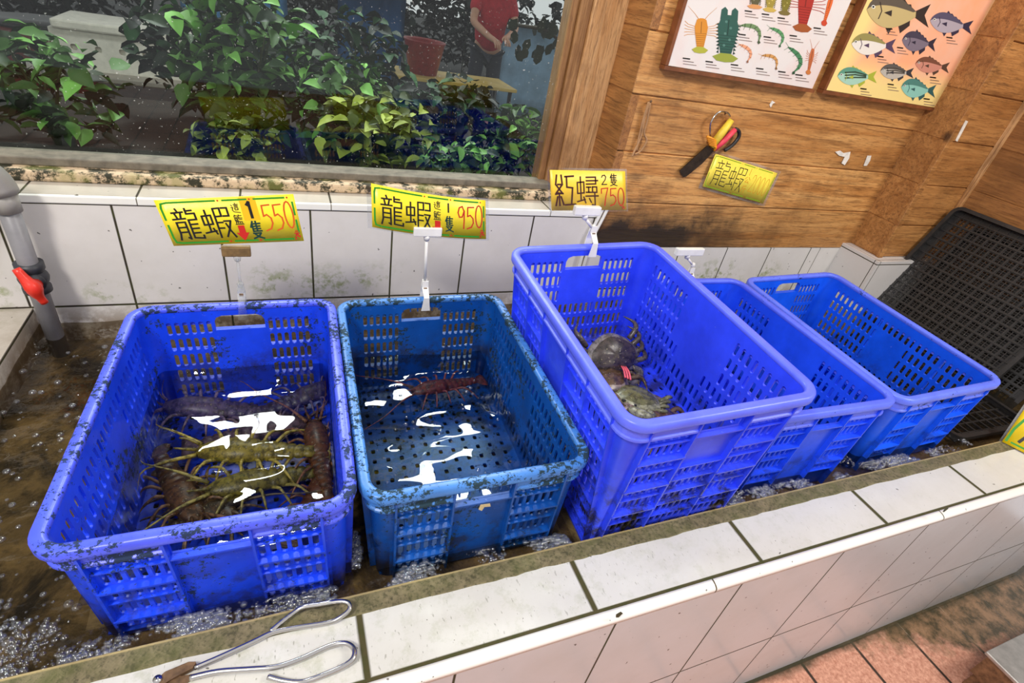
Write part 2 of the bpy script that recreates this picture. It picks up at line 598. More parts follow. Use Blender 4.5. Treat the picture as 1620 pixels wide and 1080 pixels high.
# tiles of the rim, laid on the wall, and the concrete lip beside the water
box(bm, (-2.2, -0.140, -0.012), (2.95, -0.0345, 0.0))
o = structure(link('trim_1', bm, top_tile), 'white mossy rim tiles on top of the front wall', 'tile rim')
bm = bmesh.new()
N = 260
prevs = None
for i in range(N + 1):
    xx = -2.2 + 5.15 * i / N
    jag = -0.0345 + 0.004 * noise.noise(Vector((xx * 14, 0, 0))) + 0.002 * noise.noise(Vector((xx * 50, 3, 0)))
    ring = [bm.verts.new(p) for p in ((xx, 0.0, -0.012 + 0.0), (xx, 0.0, -0.0015), (xx, -0.003, 0.0012), (xx, jag, 0.0016), (xx, -0.05, -0.012))]
    if prevs:
        for k in range(4): bm.faces.new((prevs[k], prevs[k + 1], ring[k + 1], ring[k]))
    prevs = ring
box(bm, (-2.2, -0.004, BED), (2.95, 0.0, -0.012))
structure(link('trim_2', bm, concrete), 'mossy concrete lip between rim tiles and water', 'concrete lip')
bm = bmesh.new()
prevs = None
for i in range(2):
    xx = (-2.2, 2.95)[i]
    ring = []
    for k in range(7):
        a = PI / 2 * k / 6
        ring.append(bm.verts.new((xx, -0.140 - 0.018 * math.sin(a), -0.0085 + 0.0095 * math.cos(a))))
    ring.append(bm.verts.new((xx, -0.158, -0.016)))
    ring.append(bm.verts.new((xx, -0.140, -0.016)))
    if prevs:
        for k in range(len(ring)): bm.faces.new((prevs[k], prevs[(k + 1) % len(ring)], ring[(k + 1) % len(ring)], ring[k]))
    prevs = ring
structure(link('trim_3', bm, tile_mat('edge_trim', rgb(238, 234, 226), rgb(90, 70, 40), [(0, 0.44, 0.7, 0.0015)], None, 0.25, 0.08), smooth=True),
          'rounded white edge strip along the front wall top', 'edge strip')

mud = Mat('mud', rgb(90, 72, 44), 0.8)
n = mud.noise(mud.pos(), 7, 8, 0.7, 0.6)
n2 = mud.noise(mud.pos(), 30, 6, 0.7)
c = mud.mix(mud.ramp(n, 0.38, 0.62), rgb(38, 30, 18), rgb(142, 120, 80))
c = mud.mix(mud.ma('MULTIPLY', mud.ramp(n2, 0.5, 0.66), 0.7), c, rgb(30, 24, 14))
mud.color(c)
mud.bump(n2, 0.6, 0.01)
bm = bmesh.new()
box(bm, (-2.2, 0.0, BED - 0.05), (2.95, D, BED))
structure(link('floor_trough', bm, mud.m), 'brown silted bottom of the water trough', 'trough floor')


def wall_moss(m, c):
    x = m.xyz()
    n = m.noise(m.pos(), 24, 7, 0.75)
    low = m.ramp(m.ma('ABSOLUTE', m.ma('SUBTRACT', x[2], 0.075)), 0.01, 0.08, 1.0, 0.0)
    p = m.noise(m.pos(), 3.2, 2)
    k = m.ma('MULTIPLY', m.ma('MULTIPLY', m.ramp(n, 0.5, 0.62), low), m.ramp(p, 0.48, 0.6))
    c = m.mix(m.ma('MULTIPLY', k, 0.75), c, rgb(128, 142, 62))
    # silt stain close to the water
    k2 = m.ma('MULTIPLY', m.ramp(x[2], -0.04, 0.045, 1.0, 0.0), m.ramp(n, 0.36, 0.55))
    return m.mix(m.ma('MULTIPLY', k2, 0.9), c, rgb(112, 88, 56))


wt = tile_mat('wall_tile', rgb(222, 217, 212), rgb(48, 38, 28), [(0, 0.0625 - 0.2156 * 8, 0.2156, 0.0024), (2, 0.0294, None, 0.0026), (2, 0.2955, None, 0.0012)], wall_moss)
bm = bmesh.new()
box(bm, (-2.2, D, BED - 0.05), (1.372, 1.012, 0.312))
structure(link('wall_back', bm, wt), 'white tiled back wall of the trough under the window', 'wall')
lt = tile_mat('ledge_tile', rgb(190, 182, 170), rgb(48, 38, 28), [(0, 0.115 - 0.2156 * 8, 0.2156, 0.0024)], None, 0.3, 0.5)
bm = bmesh.new()
box(bm, (-2.2, D + 0.006, 0.3105), (1.371, 1.0, 0.3165))
structure(link('trim_4', bm, lt), 'dusty tiled ledge below the window', 'ledge')
bm = bmesh.new()
box(bm, (-2.2, D - 0.003, 0.2975), (1.372, D + 0.008, 0.3155))
bevel(bm, 0.0025)
structure(link('trim_5', bm, tile_mat('ledge_edge', rgb(240, 238, 230), rgb(90, 80, 60), [(0, 0.115 - 0.2156 * 8, 0.2156, 0.001)], None, 0.25, 0.1)),
          'white edge strip of the ledge below the window', 'edge strip')
rt = tile_mat('low_tile', rgb(226, 223, 219), rgb(40, 34, 28), [(0, 0.0625 - 0.2156 * 8 + 0.073, 0.2224, 0.002), (0, 2.468, None, 0.0012), (2, 0.0294, None, 0.0026)], wall_moss)
bm = bmesh.new()
box(bm, (1.372, D, BED - 0.05), (2.585, 1.012, 0.190))
structure(link('wall_back_low', bm, rt), 'white tiled back wall below the wooden planks', 'wall')
# pedestal in the corner under the post
bm = bmesh.new()
box(bm, (2.585, 0.735, BED - 0.05), (3.0, 1.012, 0.214))
structure(link('wall_corner', bm, tile_mat('pedestal_tile', rgb(222, 218, 214), rgb(60, 50, 40), [(2, 0.200, None, 0.0018), (0, 2.6, None, 0.0015), (1, 0.75, None, 0.0015)], None, 0.25, 0.1)),
          'white tiled corner block under the wooden post', 'wall')
bm = bmesh.new()
box(bm, (-0.30, -0.004, BED - 0.05), (-0.150, D, 0.028))
structure(link('wall_left', bm, tile_mat('divider_tile', rgb(196, 188, 176), rgb(60, 48, 30), [(1, 0.62, 0.3, 0.003), (2, 0.022, None, 0.003)], wall_moss, 0.4, 0.6)),
          'low tiled divider at the left end of the trough', 'wall')

# ---- wooden walls
WX = wood_mat('plank_wood', 0, rgb(234, 178, 108), rgb(196, 132, 66), True)
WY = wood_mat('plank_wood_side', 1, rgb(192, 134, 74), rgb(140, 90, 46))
WZ = wood_mat('beam_wood', 2, rgb(240, 194, 138), rgb(206, 150, 92), plank=0.4)
WP = wood_mat('post_wood', 0, rgb(208, 150, 86), rgb(164, 108, 54))


def planks(name, mat, x0, x1, y0, y1, z0, z1, label, extra=None):
    bm = bmesh.new()
    z = 0.19 - 0.16 * 2
    while z < z1:
        a, b = max(z, z0), min(z + 0.16, z1)
        if b - a > 0.004:
            j = random.uniform(-0.0015, 0.0015)
            t = bmesh.new()
            box(t, (x0, y0 + j, a + 0.0016), (x1, y1, b - 0.0016))
            bmesh.ops.bevel(t, geom=t.edges[:], offset=0.0022, segments=1, affect='EDGES')
            me = bpy.data.meshes.new('t')
            t.to_mesh(me)
            t.free()
            bm.from_mesh(me)
            bpy.data.meshes.remove(me)
        z += 0.16
    # dark boarding behind the joints
    box(bm, (x0 + 0.003, y0 + 0.006, z0), (x1 - 0.003, y1 - 0.001, z1))
    return structure(link(name, bm, mat), label, 'wall')


planks('wall_planks', WX, 1.372, 2.66, D + 0.001, 1.03, 0.190, 2.3, 'orange brown plank wall carrying the two posters')
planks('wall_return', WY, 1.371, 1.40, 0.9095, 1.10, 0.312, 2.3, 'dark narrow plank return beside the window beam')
planks('wall_post', WP, 2.632, 2.94, 0.777, 1.03, 0.214, 2.3, 'plank faced corner post right of the posters')
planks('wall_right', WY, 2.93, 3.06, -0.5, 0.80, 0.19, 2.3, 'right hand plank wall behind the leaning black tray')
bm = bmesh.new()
box(bm, (2.915, -0.5, BED - 0.05), (3.06, 0.74, 0.19))  # near-black colour paints in the shade below the leaning tray
structure(link('wall_right_low', bm, plain('painted_shade_wall', rgb(34, 32, 28), 0.7, 0, 0.5, 18)), 'base of the right hand wall, shade under the tray painted dark', 'wall')
bm = bmesh.new()
box(bm, (2.918, 0.758, 0.214), (2.945, 0.778, 2.3))
bevel(bm, 0.003)
structure(link('trim_6', bm, WZ), 'light batten in the corner at the far right', 'batten')
bm = bmesh.new()
box(bm, (2.625, 0.768, 0.214), (2.650, 0.785, 2.3))
bevel(bm, 0.002)
structure(link('trim_7', bm, WP), 'narrow corner batten on the wooden post', 'batten')

# ---- window: beam, frame, glass
bm = bmesh.new()
box(bm, (1.262, 1.045, 0.316), (1.374, 1.16, 2.3))
bevel(bm, 0.006)
structure(link('trim_8', bm, WZ), 'heavy upright wooden beam right of the window', 'beam')
win = bpy.data.objects.new('window_1', None)
win.location = (-0.5, 1.06, 0.316)
COL.objects.link(win)
structure(win, 'large window with wooden frame and mouldy sill', 'window')
bm = bmesh.new()
box(bm, (1.226, 1.052, 0.34), (1.262, 1.12, 2.3))
box(bm, (1.205, 1.062, 0.34), (1.226, 1.12, 2.3))
box(bm, (-2.3, 1.05, 2.2), (1.262, 1.12, 2.3))
box(bm, (-2.35, 1.05, 0.33), (-2.28, 1.12, 2.3))
bevel(bm, 0.003)
wf = link('window_frame', bm, wood_mat('frame_wood', 2, rgb(196, 150, 98), rgb(134, 94, 54), plank=0.4), win)
sm = Mat('mouldy_sill', rgb(190, 170, 140), 0.7)
n = sm.noise(sm.pos(), 34, 8, 0.75)
n2 = sm.noise(sm.pos(), 9, 3)
c = sm.mix(sm.ramp(n, 0.46, 0.54), rgb(44, 42, 24), rgb(206, 180, 148))
c = sm.mix(sm.ma('MULTIPLY', sm.ramp(n2, 0.5, 0.62), 0.5), c, rgb(122, 124, 52))
sm.color(c)
sm.bump(n, 0.6, 0.006)
bm = bmesh.new()
box(bm, (-2.3, 0.985, 0.3165), (1.28, 1.06, 0.342))
bevel(bm, 0.006)
link('window_sill', bm, sm.m, win)
bm = bmesh.new()
box(bm, (-2.3, 1.02, 0.342), (1.235, 1.085, 0.362))
bevel(bm, 0.003)
link('glazing_bead', bm, plain('weathered_bead', rgb(112, 104, 90), 0.6, 0, 0.4, 30), win)
GLASS = clear_mat('window_glass', (0.84, 0.88, 0.86, 1), 1.42, 0.02, speck=True)
bm = bmesh.new()
box(bm, (-2.29, 1.068, 0.36), (1.215, 1.074, 2.21))
link('window_pane', bm, GLASS, win)
bm = bmesh.new()
box(bm, (-2.3, 1.05, BED), (1.262, 1.12, 0.3165))
structure(link('wall_window', bm, plain('render_wall', rgb(120, 112, 100), 0.8)), 'rendered wall below the window', 'wall')

# ---- outside and shop floor
fl = Mat('pavers', rgb(196, 128, 106), 0.75)
x = fl.xyz()
n = fl.noise(fl.pos(), 90, 3, 0.7)
c = fl.mix(fl.ramp(n, 0.35, 0.65), rgb(182, 122, 98), rgb(222, 166, 140))
g = fl.line(x[0], 1.785, 0.222, 0.005)
g = fl.ma('MAXIMUM', g, fl.line(x[1], -0.60, 0.44, 0.006))
c = fl.mix(g, c, rgb(52, 36, 24))
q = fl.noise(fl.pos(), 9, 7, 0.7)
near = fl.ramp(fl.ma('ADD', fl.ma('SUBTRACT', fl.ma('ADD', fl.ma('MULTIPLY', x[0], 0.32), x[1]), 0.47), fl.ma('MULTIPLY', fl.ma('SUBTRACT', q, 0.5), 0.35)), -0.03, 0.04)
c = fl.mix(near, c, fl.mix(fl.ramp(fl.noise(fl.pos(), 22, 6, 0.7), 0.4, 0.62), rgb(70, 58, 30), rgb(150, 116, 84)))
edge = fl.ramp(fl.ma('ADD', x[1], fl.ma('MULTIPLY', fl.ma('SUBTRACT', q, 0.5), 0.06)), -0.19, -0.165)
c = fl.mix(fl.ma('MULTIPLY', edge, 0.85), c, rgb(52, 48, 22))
fl.color(c)
fl.put(fl.b.inputs['Roughness'], fl.ramp(near, 0, 1, 0.75, 0.35))
fl.bump(fl.ma('SUBTRACT', n, g), 0.4, 0.004)
bm = bmesh.new()
box(bm, (-5, -5, FLOOR - 0.1), (3.3, -0.10, FLOOR))
structure(link('floor', bm, fl.m), 'terracotta paved floor in front of the trough', 'floor')
gr = plain('asphalt', rgb(40, 40, 40), 0.8, 0, 0.4, 6)
bm = bmesh.new()
box(bm, (-14, 1.12, FLOOR - 0.1), (16, 24, FLOOR))
structure(link('floor_street', bm, gr), 'dark street ground seen through the window', 'ground')
bm = bmesh.new()
box(bm, (-2.3, 1.13, FLOOR), (1.6, 2.05, 0.27))
structure(link('floor_planter', bm, plain('soil', rgb(22, 18, 13), 0.9, 0, 0.5, 20)), 'dark soil bed behind the window glass', 'planter')


bm = bmesh.new()
box(bm, (-6, 1.14, 2.62), (8, 4.6, 2.70))  # unseen roof added to keep sky light off the plants
structure(link('ceiling_blocker', bm, plain('blocker', rgb(70, 72, 66), 0.8)), 'dark awning added out of view to shade the planting outside', 'blocker')


# ================================================================== crates
def rr(hx, hy, r, n=7):
    out = []
    for cx, cy, a0 in ((hx - r, hy - r, 0), (-hx + r, hy - r, PI / 2), (-hx + r, -hy + r, PI), (hx - r, -hy + r, 1.5 * PI)):
        for k in range(n + 1):
            a = a0 + PI / 2 * k / n
            out.append((cx + r * math.cos(a), cy + r * math.sin(a)))
    return out


def sweep(bm, hx, hy, r, prof):
    """closed profile [(inset, z)] swept round a rounded rectangle"""
    rings = []
    for ins, z in prof:
        rings.append([bm.verts.new((p[0], p[1], z)) for p in rr(hx - ins, hy - ins, max(r - ins, 0.004))])
    m = len(rings)
    k = len(rings[0])
    for i in range(m):
        a, b = rings[i], rings[(i + 1) % m]
        for j in range(k): bm.faces.new((a[j], a[(j + 1) % k], b[(j + 1) % k], b[j]))


def panel(bm, f, u0, u1, v0, v1, holes, t, round_=0.42):
    """perforated sheet. f(u, v, w): w = 0 outer skin, w = t inner skin. holes = (ua, ub, va, vb, roundtop)"""
    us = sorted(set([round(u0, 5), round(u1, 5)] + [round(h[i], 5) for h in holes for i in (0, 1)]))
    vs = sorted(set([round(v0, 5), round(v1, 5)] + [round(h[i], 5) for h in holes for i in (2, 3)]))
    nu, nv = len(us) - 1, len(vs) - 1
    sol = [[True] * nv for _ in range(nu)]
    ui = {u: i for i, u in enumerate(us)}
    vi = {v: i for i, v in enumerate(vs)}
    for h in holes:
        for i in range(ui[round(h[0], 5)], ui[round(h[1], 5)]):
            for j in range(vi[round(h[2], 5)], vi[round(h[3], 5)]): sol[i][j] = False
    cache = {}

    def V(u, v, w):
        k = (round(u, 5), round(v, 5), w)
        if k not in cache: cache[k] = bm.verts.new(f(u, v, t if w else 0.0))
        return cache[k]

    for i in range(nu):
        for j in range(nv):
            a, b, c, d = us[i], us[i + 1], vs[j], vs[j + 1]
            if sol[i][j]:
                for w in (0, 1):
                    bm.faces.new((V(a, c, w), V(b, c, w), V(b, d, w), V(a, d, w)))
                for di, dj, p, q in ((-1, 0, (a, c), (a, d)), (1, 0, (b, c), (b, d)), (0, -1, (a, c), (b, c)), (0, 1, (a, d), (b, d))):
                    ii, jj = i + di, j + dj
                    if ii < 0 or jj < 0 or ii >= nu or jj >= nv or not sol[ii][jj]:
                        bm.faces.new((V(*p, 0), V(*q, 0), V(*q, 1), V(*p, 1)))
    if round_:
        for h in holes:
            a, b, c, d = h[:4]
            e = (b - a) * round_
            ev = min(e, (d - c) * 0.45)
            for (x, sx) in ((a, 1), (b, -1)):
                for (y, sy) in ((c, 1), (d, -1)):
                    p = [(x, y), (x + sx * e, y), (x + sx * e * 0.3, y + sy * ev * 0.3), (x, y + sy * ev)]
                    o_ = [bm.verts.new(f(q[0], q[1], 0)) for q in p]
                    i_ = [bm.verts.new(f(q[0], q[1], t)) for q in p]
                    bm.faces.new(o_)
                    bm.faces.new(i_)
                    bm.faces.new((o_[1], o_[2], i_[2], i_[1]))
                    bm.faces.new((o_[2], o_[3], i_[3], i_[2]))


CW, CL = 0.4073, 0.600
TAPER = 0.05


def crate(name, label, cx, cy, cz, yaw, pit, rol, H, floor_d, mat, rim_mat, bands, label_side, label_end=(1, 2), side_gap=None, comb=False, TAPER=0.05, rib_d=9.0):
    """perforated stacking crate, origin at the middle of its rim
    bands: [(z_top, z_bottom)] rows of slots; fins and shelves lie under them"""
    root = thing(name, label, 'crate', (cx, cy, cz), 'plastic crates standing in the trough')
    root.rotation_mode = 'YXZ'
    root.rotation_euler = (pit, rol, yaw)
    L = lambda nm, b, m=mat, s=False: link(nm, b, m, root, s, local=False)
    hx, hy, r = CW / 2, CL / 2, 0.047
    # rim: rolled lip and the collar under it
    b = bmesh.new()
    sweep(b, hx, hy, r, [(0.0015, -0.019), (0.0, -0.016), (0.0, -0.004), (0.0025, -0.0005), (0.006, 0.0), (0.014, 0.0), (0.0175, -0.001), (0.0195, -0.004), (0.0195, -0.010), (0.016, -0.014), (0.004, -0.018)])
    rim_o = L('rim', b, rim_mat, True)
    b = bmesh.new()
    cp = [(0.0095, -0.016), (0.0095, -0.039), (0.0065, -0.041), (0.0065, -0.0455), (0.0145, -0.046), (0.0145, -0.016)]
    for sgn in (-1, 1):
        rings = []
        for ins_, z in cp:
            pth = [q for q in rr(hx - ins_, hy - ins_, r - ins_) if q[0] * sgn > 0]
            pth = sorted(pth, key=lambda q: math.atan2(q[1], q[0] * sgn))
            pth = [(0.054 * sgn, -(hy - ins_))] + pth + [(0.054 * sgn, hy - ins_)]
            rings.append([b.verts.new((q[0], q[1], z)) for q in pth])
        m_ = len(rings)
        for i in range(m_):
            a_, b_ = rings[i], rings[(i + 1) % m_]
            for j in range(len(a_) - 1): b.faces.new((a_[j], a_[j + 1], b_[j + 1], b_[j]))
        b.faces.new([q[0] for q in rings])
        b.faces.new([q[-1] for q in rings])
    for sgn in (-1, 1):                               # joins the halves above each hand hole
        y0, y1 = sorted((sgn * (hy - 0.0095), sgn * (hy - 0.0145)))
        box(b, (-0.0545, y0, -0.021), (0.0545, y1, -0.016))
    link('collar', b, rim_mat, rim_o, False, local=False)
    ins = 0.0135
    T = 0.004
    bx, by, br = hx - ins, hy - ins, r - ins
    vtop = 0.008
    fe = lambda s: (lambda u, v, w: (u, s * (by - TAPER * v - w), -v))
    fs = lambda s: (lambda u, v, w: (s * (bx - TAPER * v - w), u, -v))
    sw = 0.0092
    for s in (-1, 1):
        # ---- end wall
        ex = bx - br
        holes = []
        for k, (za, zb) in enumerate(bands):
            for side in (-1, 1):
                for q in range(6):
                    c0 = side * (0.0615 + q * 0.0152)
                    holes.append((c0 - sw / 2, c0 + sw / 2, za, zb))
            if k > label_end[1]:
                for q in range(7):
                    c0 = -0.0456 + q * 0.0152
                    holes.append((c0 - sw / 2, c0 + sw / 2, za, zb))
        grip = [(-0.050, 0.050, 0.024, 0.060)]
        b = bmesh.new()
        # the hand hole is a wide rounded slot; build it with the others (its corners cut like theirs)
        hs = [h for h in holes if not (h[0] > -0.052 and h[1] < 0.052 and h[2] < 0.062)]
        panel(b, fe(s), -ex, ex, vtop, H, hs + [grip[0]], T, 0)
        for h in hs + grip:
            a, bb, c, d = h[:4]
            e = (bb - a) * (0.42 if bb - a < 0.03 else 0.16)
            ev = min(e, (d - c) * 0.4)
            f = fe(s)
            for (xq, sx) in ((a, 1), (bb, -1)):
                for (y, sy) in (((c, 1), (d, -1)) if bb - a < 0.03 else ((c, 1),)):
                    p = [(xq, y), (xq + sx * e, y), (xq + sx * e * 0.3, y + sy * ev * 0.3), (xq, y + sy * ev)]
                    oo = [b.verts.new(f(q[0], q[1], 0)) for q in p]
                    ii = [b.verts.new(f(q[0], q[1], T)) for q in p]
                    b.faces.new(oo)
                    b.faces.new(ii)
                    b.faces.new((oo[1], oo[2], ii[2], ii[1]))
                    b.faces.new((oo[2], oo[3], ii[3], ii[2]))
        wall = L('end_wall', b)
        b = bmesh.new()

        def bar(u0, u1, v0, v1, out, f=fe(s)):
            p = [f(u0, v0, -out), f(u1, v0, -out), f(u1, v1, -out), f(u0, v1, -out), f(u0, v0, 0.0005), f(u1, v0, 0.0005), f(u1, v1, 0.0005), f(u0, v1, 0.0005)]
            v = [b.verts.new(q) for q in p]
            for q in ((0, 1, 2, 3), (4, 7, 6, 5), (0, 4, 5, 1), (1, 5, 6, 2), (2, 6, 7, 3), (3, 7, 4, 0)): b.faces.new([v[i] for i in q])

        for u in (-0.1495, -0.0535, 0.0535, 0.1495): bar(u - 0.0018, u + 0.0018, 0.02, min(H, rib_d), 0.011)
        for k, (za, zb) in enumerate(bands):
            wide = k % 2 == 1
            if zb > rib_d: continue
            for u0, u1 in ((-0.1495, -0.0535), (0.0535, 0.1495)):
                bar(u0, u1, zb + 0.002, zb + (0.0062 if wide else 0.0045), 0.0125 if wide else 0.006)
            if k > label_end[1]: bar(-0.0535, 0.0535, zb + 0.002, zb + 0.005, 0.008)
        bar(-0.0535, 0.0535, 0.0605, 0.064, 0.010)
        if not comb:
            bar(-0.0535, 0.0535, 0.0185, 0.0225, 0.007)
        else:
            for q in range(6): bar(-0.045 + q * 0.018 - 0.001, -0.045 + q * 0.018 + 0.001, 0.018, 0.036, 0.008)
        if label_end[1] < len(bands): bar(-0.0535, 0.0535, bands[label_end[1]][1] + 0.002, bands[label_end[1]][1] + 0.005, 0.008)
        link('end_ribs', b, mat, wall, local=False)
        # ---- side wall
        ey = by - br
        holes = []
        nc = 25
        for k, (za, zb) in enumerate(bands):
            for q in range(nc):
                c0 = -0.2325 + q * 0.465 / (nc - 1)
                if k in label_side and abs(c0) < 0.058: continue
                if side_gap and any(a < c0 < bq and k <= kk for a, bq, kk in side_gap): continue
                holes.append((c0 - sw * .53, c0 + sw * .53, za, zb))
        b = bmesh.new()
        panel(b, fs(s), -ey, ey, vtop, H, holes, T)
        wall = L('side_wall', b)
        b = bmesh.new()
        g = fs(s)
        for u in (-0.246, -0.1505, -0.060, 0.060, 0.1505, 0.246): bar(u - 0.0018, u + 0.0018, 0.02, H, 0.0105, g)
        for k, (za, zb) in enumerate(bands):
            wide = k % 2 == 1
            bar(-0.246, -0.060, zb + 0.002, zb + (0.006 if wide else 0.0042), 0.009 if wide else 0.005, g)
            bar(0.060, 0.246, zb + 0.002, zb + (0.006 if wide else 0.0042), 0.009 if wide else 0.005, g)
        bar(-0.246, 0.246, H - 0.010, H - 0.004, 0.009, g)
        link('side_ribs', b, mat, wall, local=False)
    for sx in (-1, 1):
        for sy in (-1, 1):
            b = bmesh.new()
            n_ = 8
            grid = []
            for v in (vtop, 0.05, H * 0.5, H):
                row = []
                for w in (0, T):
                    rad = br - TAPER * v - w
                    row.append([b.verts.new((sx * (bx - br + rad * math.cos(PI / 2 * k / n_)), sy * (by - br + rad * math.sin(PI / 2 * k / n_)), -v)) for k in range(n_ + 1)])
                grid.append(row)
            for i in range(3):
                for w in (0, 1):
                    for k in range(n_): b.faces.new((grid[i][w][k], grid[i][w][k + 1], grid[i + 1][w][k + 1], grid[i + 1][w][k]))
            for k in range(n_):
                b.faces.new((grid[3][0][k], grid[3][0][k + 1], grid[3][1][k + 1], grid[3][1][k]))
            L('corner_post', b, mat, True)
    # ---- perforated bottom
    b = bmesh.new()
    holes = []
    q = 0.030
    for i in range(-5, 6):
        for j in range(-8, 9):
            holes.append((i * q - 0.0045, i * q + 0.0045, j * q - 0.006, j * q + 0.006))
    fx, fy = bx - TAPER * floor_d - 0.004, by - TAPER * floor_d - 0.004
    panel(b, lambda u, v, w: (u, v, -floor_d - 0.004 + w), -fx, fx, -fy, fy, holes, 0.004, 0.3)
    L('bottom', b)
    return root


A_B = [(0.036 + 0.0405 * k, 0.067 + 0.0405 * k) for k in range(5)]
B_B = [(0.036 + 0.0405 * k, 0.067 + 0.0405 * k) for k in range(9)]
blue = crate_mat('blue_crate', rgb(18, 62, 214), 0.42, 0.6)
blue_rim = crate_mat('blue_crate_rim', rgb(70, 86, 226), 0.8, 0.4)  # blue rims: glare painted in as a lighter, more violet blue
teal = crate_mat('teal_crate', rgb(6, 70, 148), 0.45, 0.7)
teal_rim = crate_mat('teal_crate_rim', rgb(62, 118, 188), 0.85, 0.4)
blue3 = crate_mat('violet_blue_crate', rgb(44, 68, 228), 0.0, 1.0, dz=0.2)
blue3r = crate_mat('violet_blue_rim', rgb(88, 102, 238), 0.0, 0.3)
blue4 = crate_mat('royal_blue_crate', rgb(28, 74, 228), 0.0, 0.5)
blue4r = crate_mat('royal_blue_rim', rgb(82, 102, 238), 0.12, 0.3)
blue5 = crate_mat('bright_blue_crate', rgb(18, 86, 228), 0.0, 0.4)
blue5r = crate_mat('bright_blue_rim', rgb(90, 112, 236), 0.3, 0.3)

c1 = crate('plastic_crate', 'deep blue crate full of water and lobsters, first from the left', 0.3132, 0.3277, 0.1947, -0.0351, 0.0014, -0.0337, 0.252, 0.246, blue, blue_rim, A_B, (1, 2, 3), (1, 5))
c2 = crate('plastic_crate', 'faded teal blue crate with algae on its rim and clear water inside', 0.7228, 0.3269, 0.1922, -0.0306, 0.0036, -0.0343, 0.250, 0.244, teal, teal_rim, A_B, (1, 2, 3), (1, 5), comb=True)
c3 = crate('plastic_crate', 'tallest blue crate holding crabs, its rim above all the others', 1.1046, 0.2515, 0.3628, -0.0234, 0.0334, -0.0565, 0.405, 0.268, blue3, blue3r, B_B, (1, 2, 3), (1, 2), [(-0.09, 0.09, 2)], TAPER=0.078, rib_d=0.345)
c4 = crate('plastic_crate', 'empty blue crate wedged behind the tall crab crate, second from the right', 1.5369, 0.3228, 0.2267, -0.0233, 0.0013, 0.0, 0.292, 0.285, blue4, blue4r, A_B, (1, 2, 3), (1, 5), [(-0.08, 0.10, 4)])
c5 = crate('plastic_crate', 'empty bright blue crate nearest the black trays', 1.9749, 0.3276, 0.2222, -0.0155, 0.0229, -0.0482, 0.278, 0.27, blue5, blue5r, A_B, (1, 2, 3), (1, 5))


# ================================================================== water
def water(name, label, x0, x1, y0, y1, z, step, amp, wl, mat, inside=None, seed=0):
    bm = bmesh.new()
    nx, ny = max(2, int((x1 - x0) / step)), max(2, int((y1 - y0) / step))
    g = []
    for i in range(nx + 1):
        row = []
        for j in range(ny + 1):
            xx, yy = x0 + (x1 - x0) * i / nx, y0 + (y1 - y0) * j / ny
            h = amp * noise.noise(Vector((xx / wl * 0.55, yy / wl, seed))) + amp * 0.28 * noise.noise(Vector((xx / wl * 1.3 + 9, yy / wl * 2.4, seed + 3)))
            row.append(bm.verts.new((xx, yy, z + h)))
        g.append(row)
    for i in range(nx):
        for j in range(ny):
            if inside:
                c = (g[i][j].co + g[i + 1][j + 1].co) / 2
                if inside(c): continue
            bm.faces.new((g[i][j], g[i + 1][j], g[i + 1][j + 1], g[i][j + 1]))
    bmesh.ops.delete(bm, geom=[v for v in bm.verts if not v.link_faces], context='VERTS')
    o = link(name, bm, mat, None, True, recalc=False)
    tag(o, label, 'water', None, 'stuff')
    return o


def local_in(root, hx, hy):
    M = root.matrix_basis.inverted()
    def f(p):
        q = M @ Vector((p.x, p.y, root.location.z))
        return abs(q.x) < hx and abs(q.y) < hy
    return f


in1, in2 = local_in(c1, 0.185, 0.283), local_in(c2, 0.185, 0.283)
in3 = local_in(c3, 0.18, 0.275)
W1 = clear_mat('lobster_water', (0.66, 0.67, 0.68, 1), 1.38, 0.015)
W2 = clear_mat('clear_blue_water', (0.55, 0.68, 0.74, 1), 1.38, 0.015)
W0 = clear_mat('trough_water', (0.62, 0.58, 0.50, 1), 1.38, 0.03, bump=0.6, bsc=55)
water('trough_water', 'rippled brown water filling the trough around the crates', -0.150, 2.93, 0.0, D, WATER, 0.009, 0.005, 0.05, W0, lambda p: in1(p) or in2(p) or in3(p))


def crate_water(root, z, name, label, mat, seed):
    """water surface inside a crate, cut to its inner walls"""
    a = Matrix.Rotation(root.rotation_euler.z, 4, 'Z')
    d = root.location.z - z
    hx, hy = CW / 2 - 0.0185 - TAPER * d, CL / 2 - 0.0185 - TAPER * d
    o = water(name, label, -hx, hx, -hy, hy, 0, 0.005, 0.0062, 0.085, mat, None, seed)
    o.matrix_world = Matrix.Translation((root.location.x - 0.006, root.location.y, z)) @ a
    return o


crate_water(c1, 0.032, 'crate_water', 'rippling water over the lobsters in the leftmost crate', W1, 5)
crate_water(c2, 0.032, 'crate_water', 'rippling clear water in the teal crate', W2, 11)

# ---- foam and bubbles
FO = clear_mat('bubble_film', (0.93, 0.94, 0.96, 1), 2.1, 0.05, film=((0.8, 0.84, 0.92, 1), 0.10))


def bubbles(name, label, spots):
    t = bmesh.new()
    bmesh.ops.create_icosphere(t, subdivisions=2, radius=1.0)
    base_v = [v.co.copy() for v in t.verts]
    base_f = [[v.index for v in f.verts] for f in t.faces if f.calc_center_median().z > -0.25]
    t.free()
    V, F = [], []
    for x, y, z, r in spots:
        k = len(V)
        V += [(x + v.x * r, y + v.y * r, z + v.z * r * 0.8) for v in base_v]
        F += [[i + k for i in f] for f in base_f]
    me = bpy.data.meshes.new(name)
    me.from_pydata(V, [], F)
    me.materials.append(FO)
    for p in me.polygons: p.use_smooth = True
    o = bpy.data.objects.new(name, me)
    COL.objects.link(o)
    tag(o, label, 'foam', None, 'stuff')


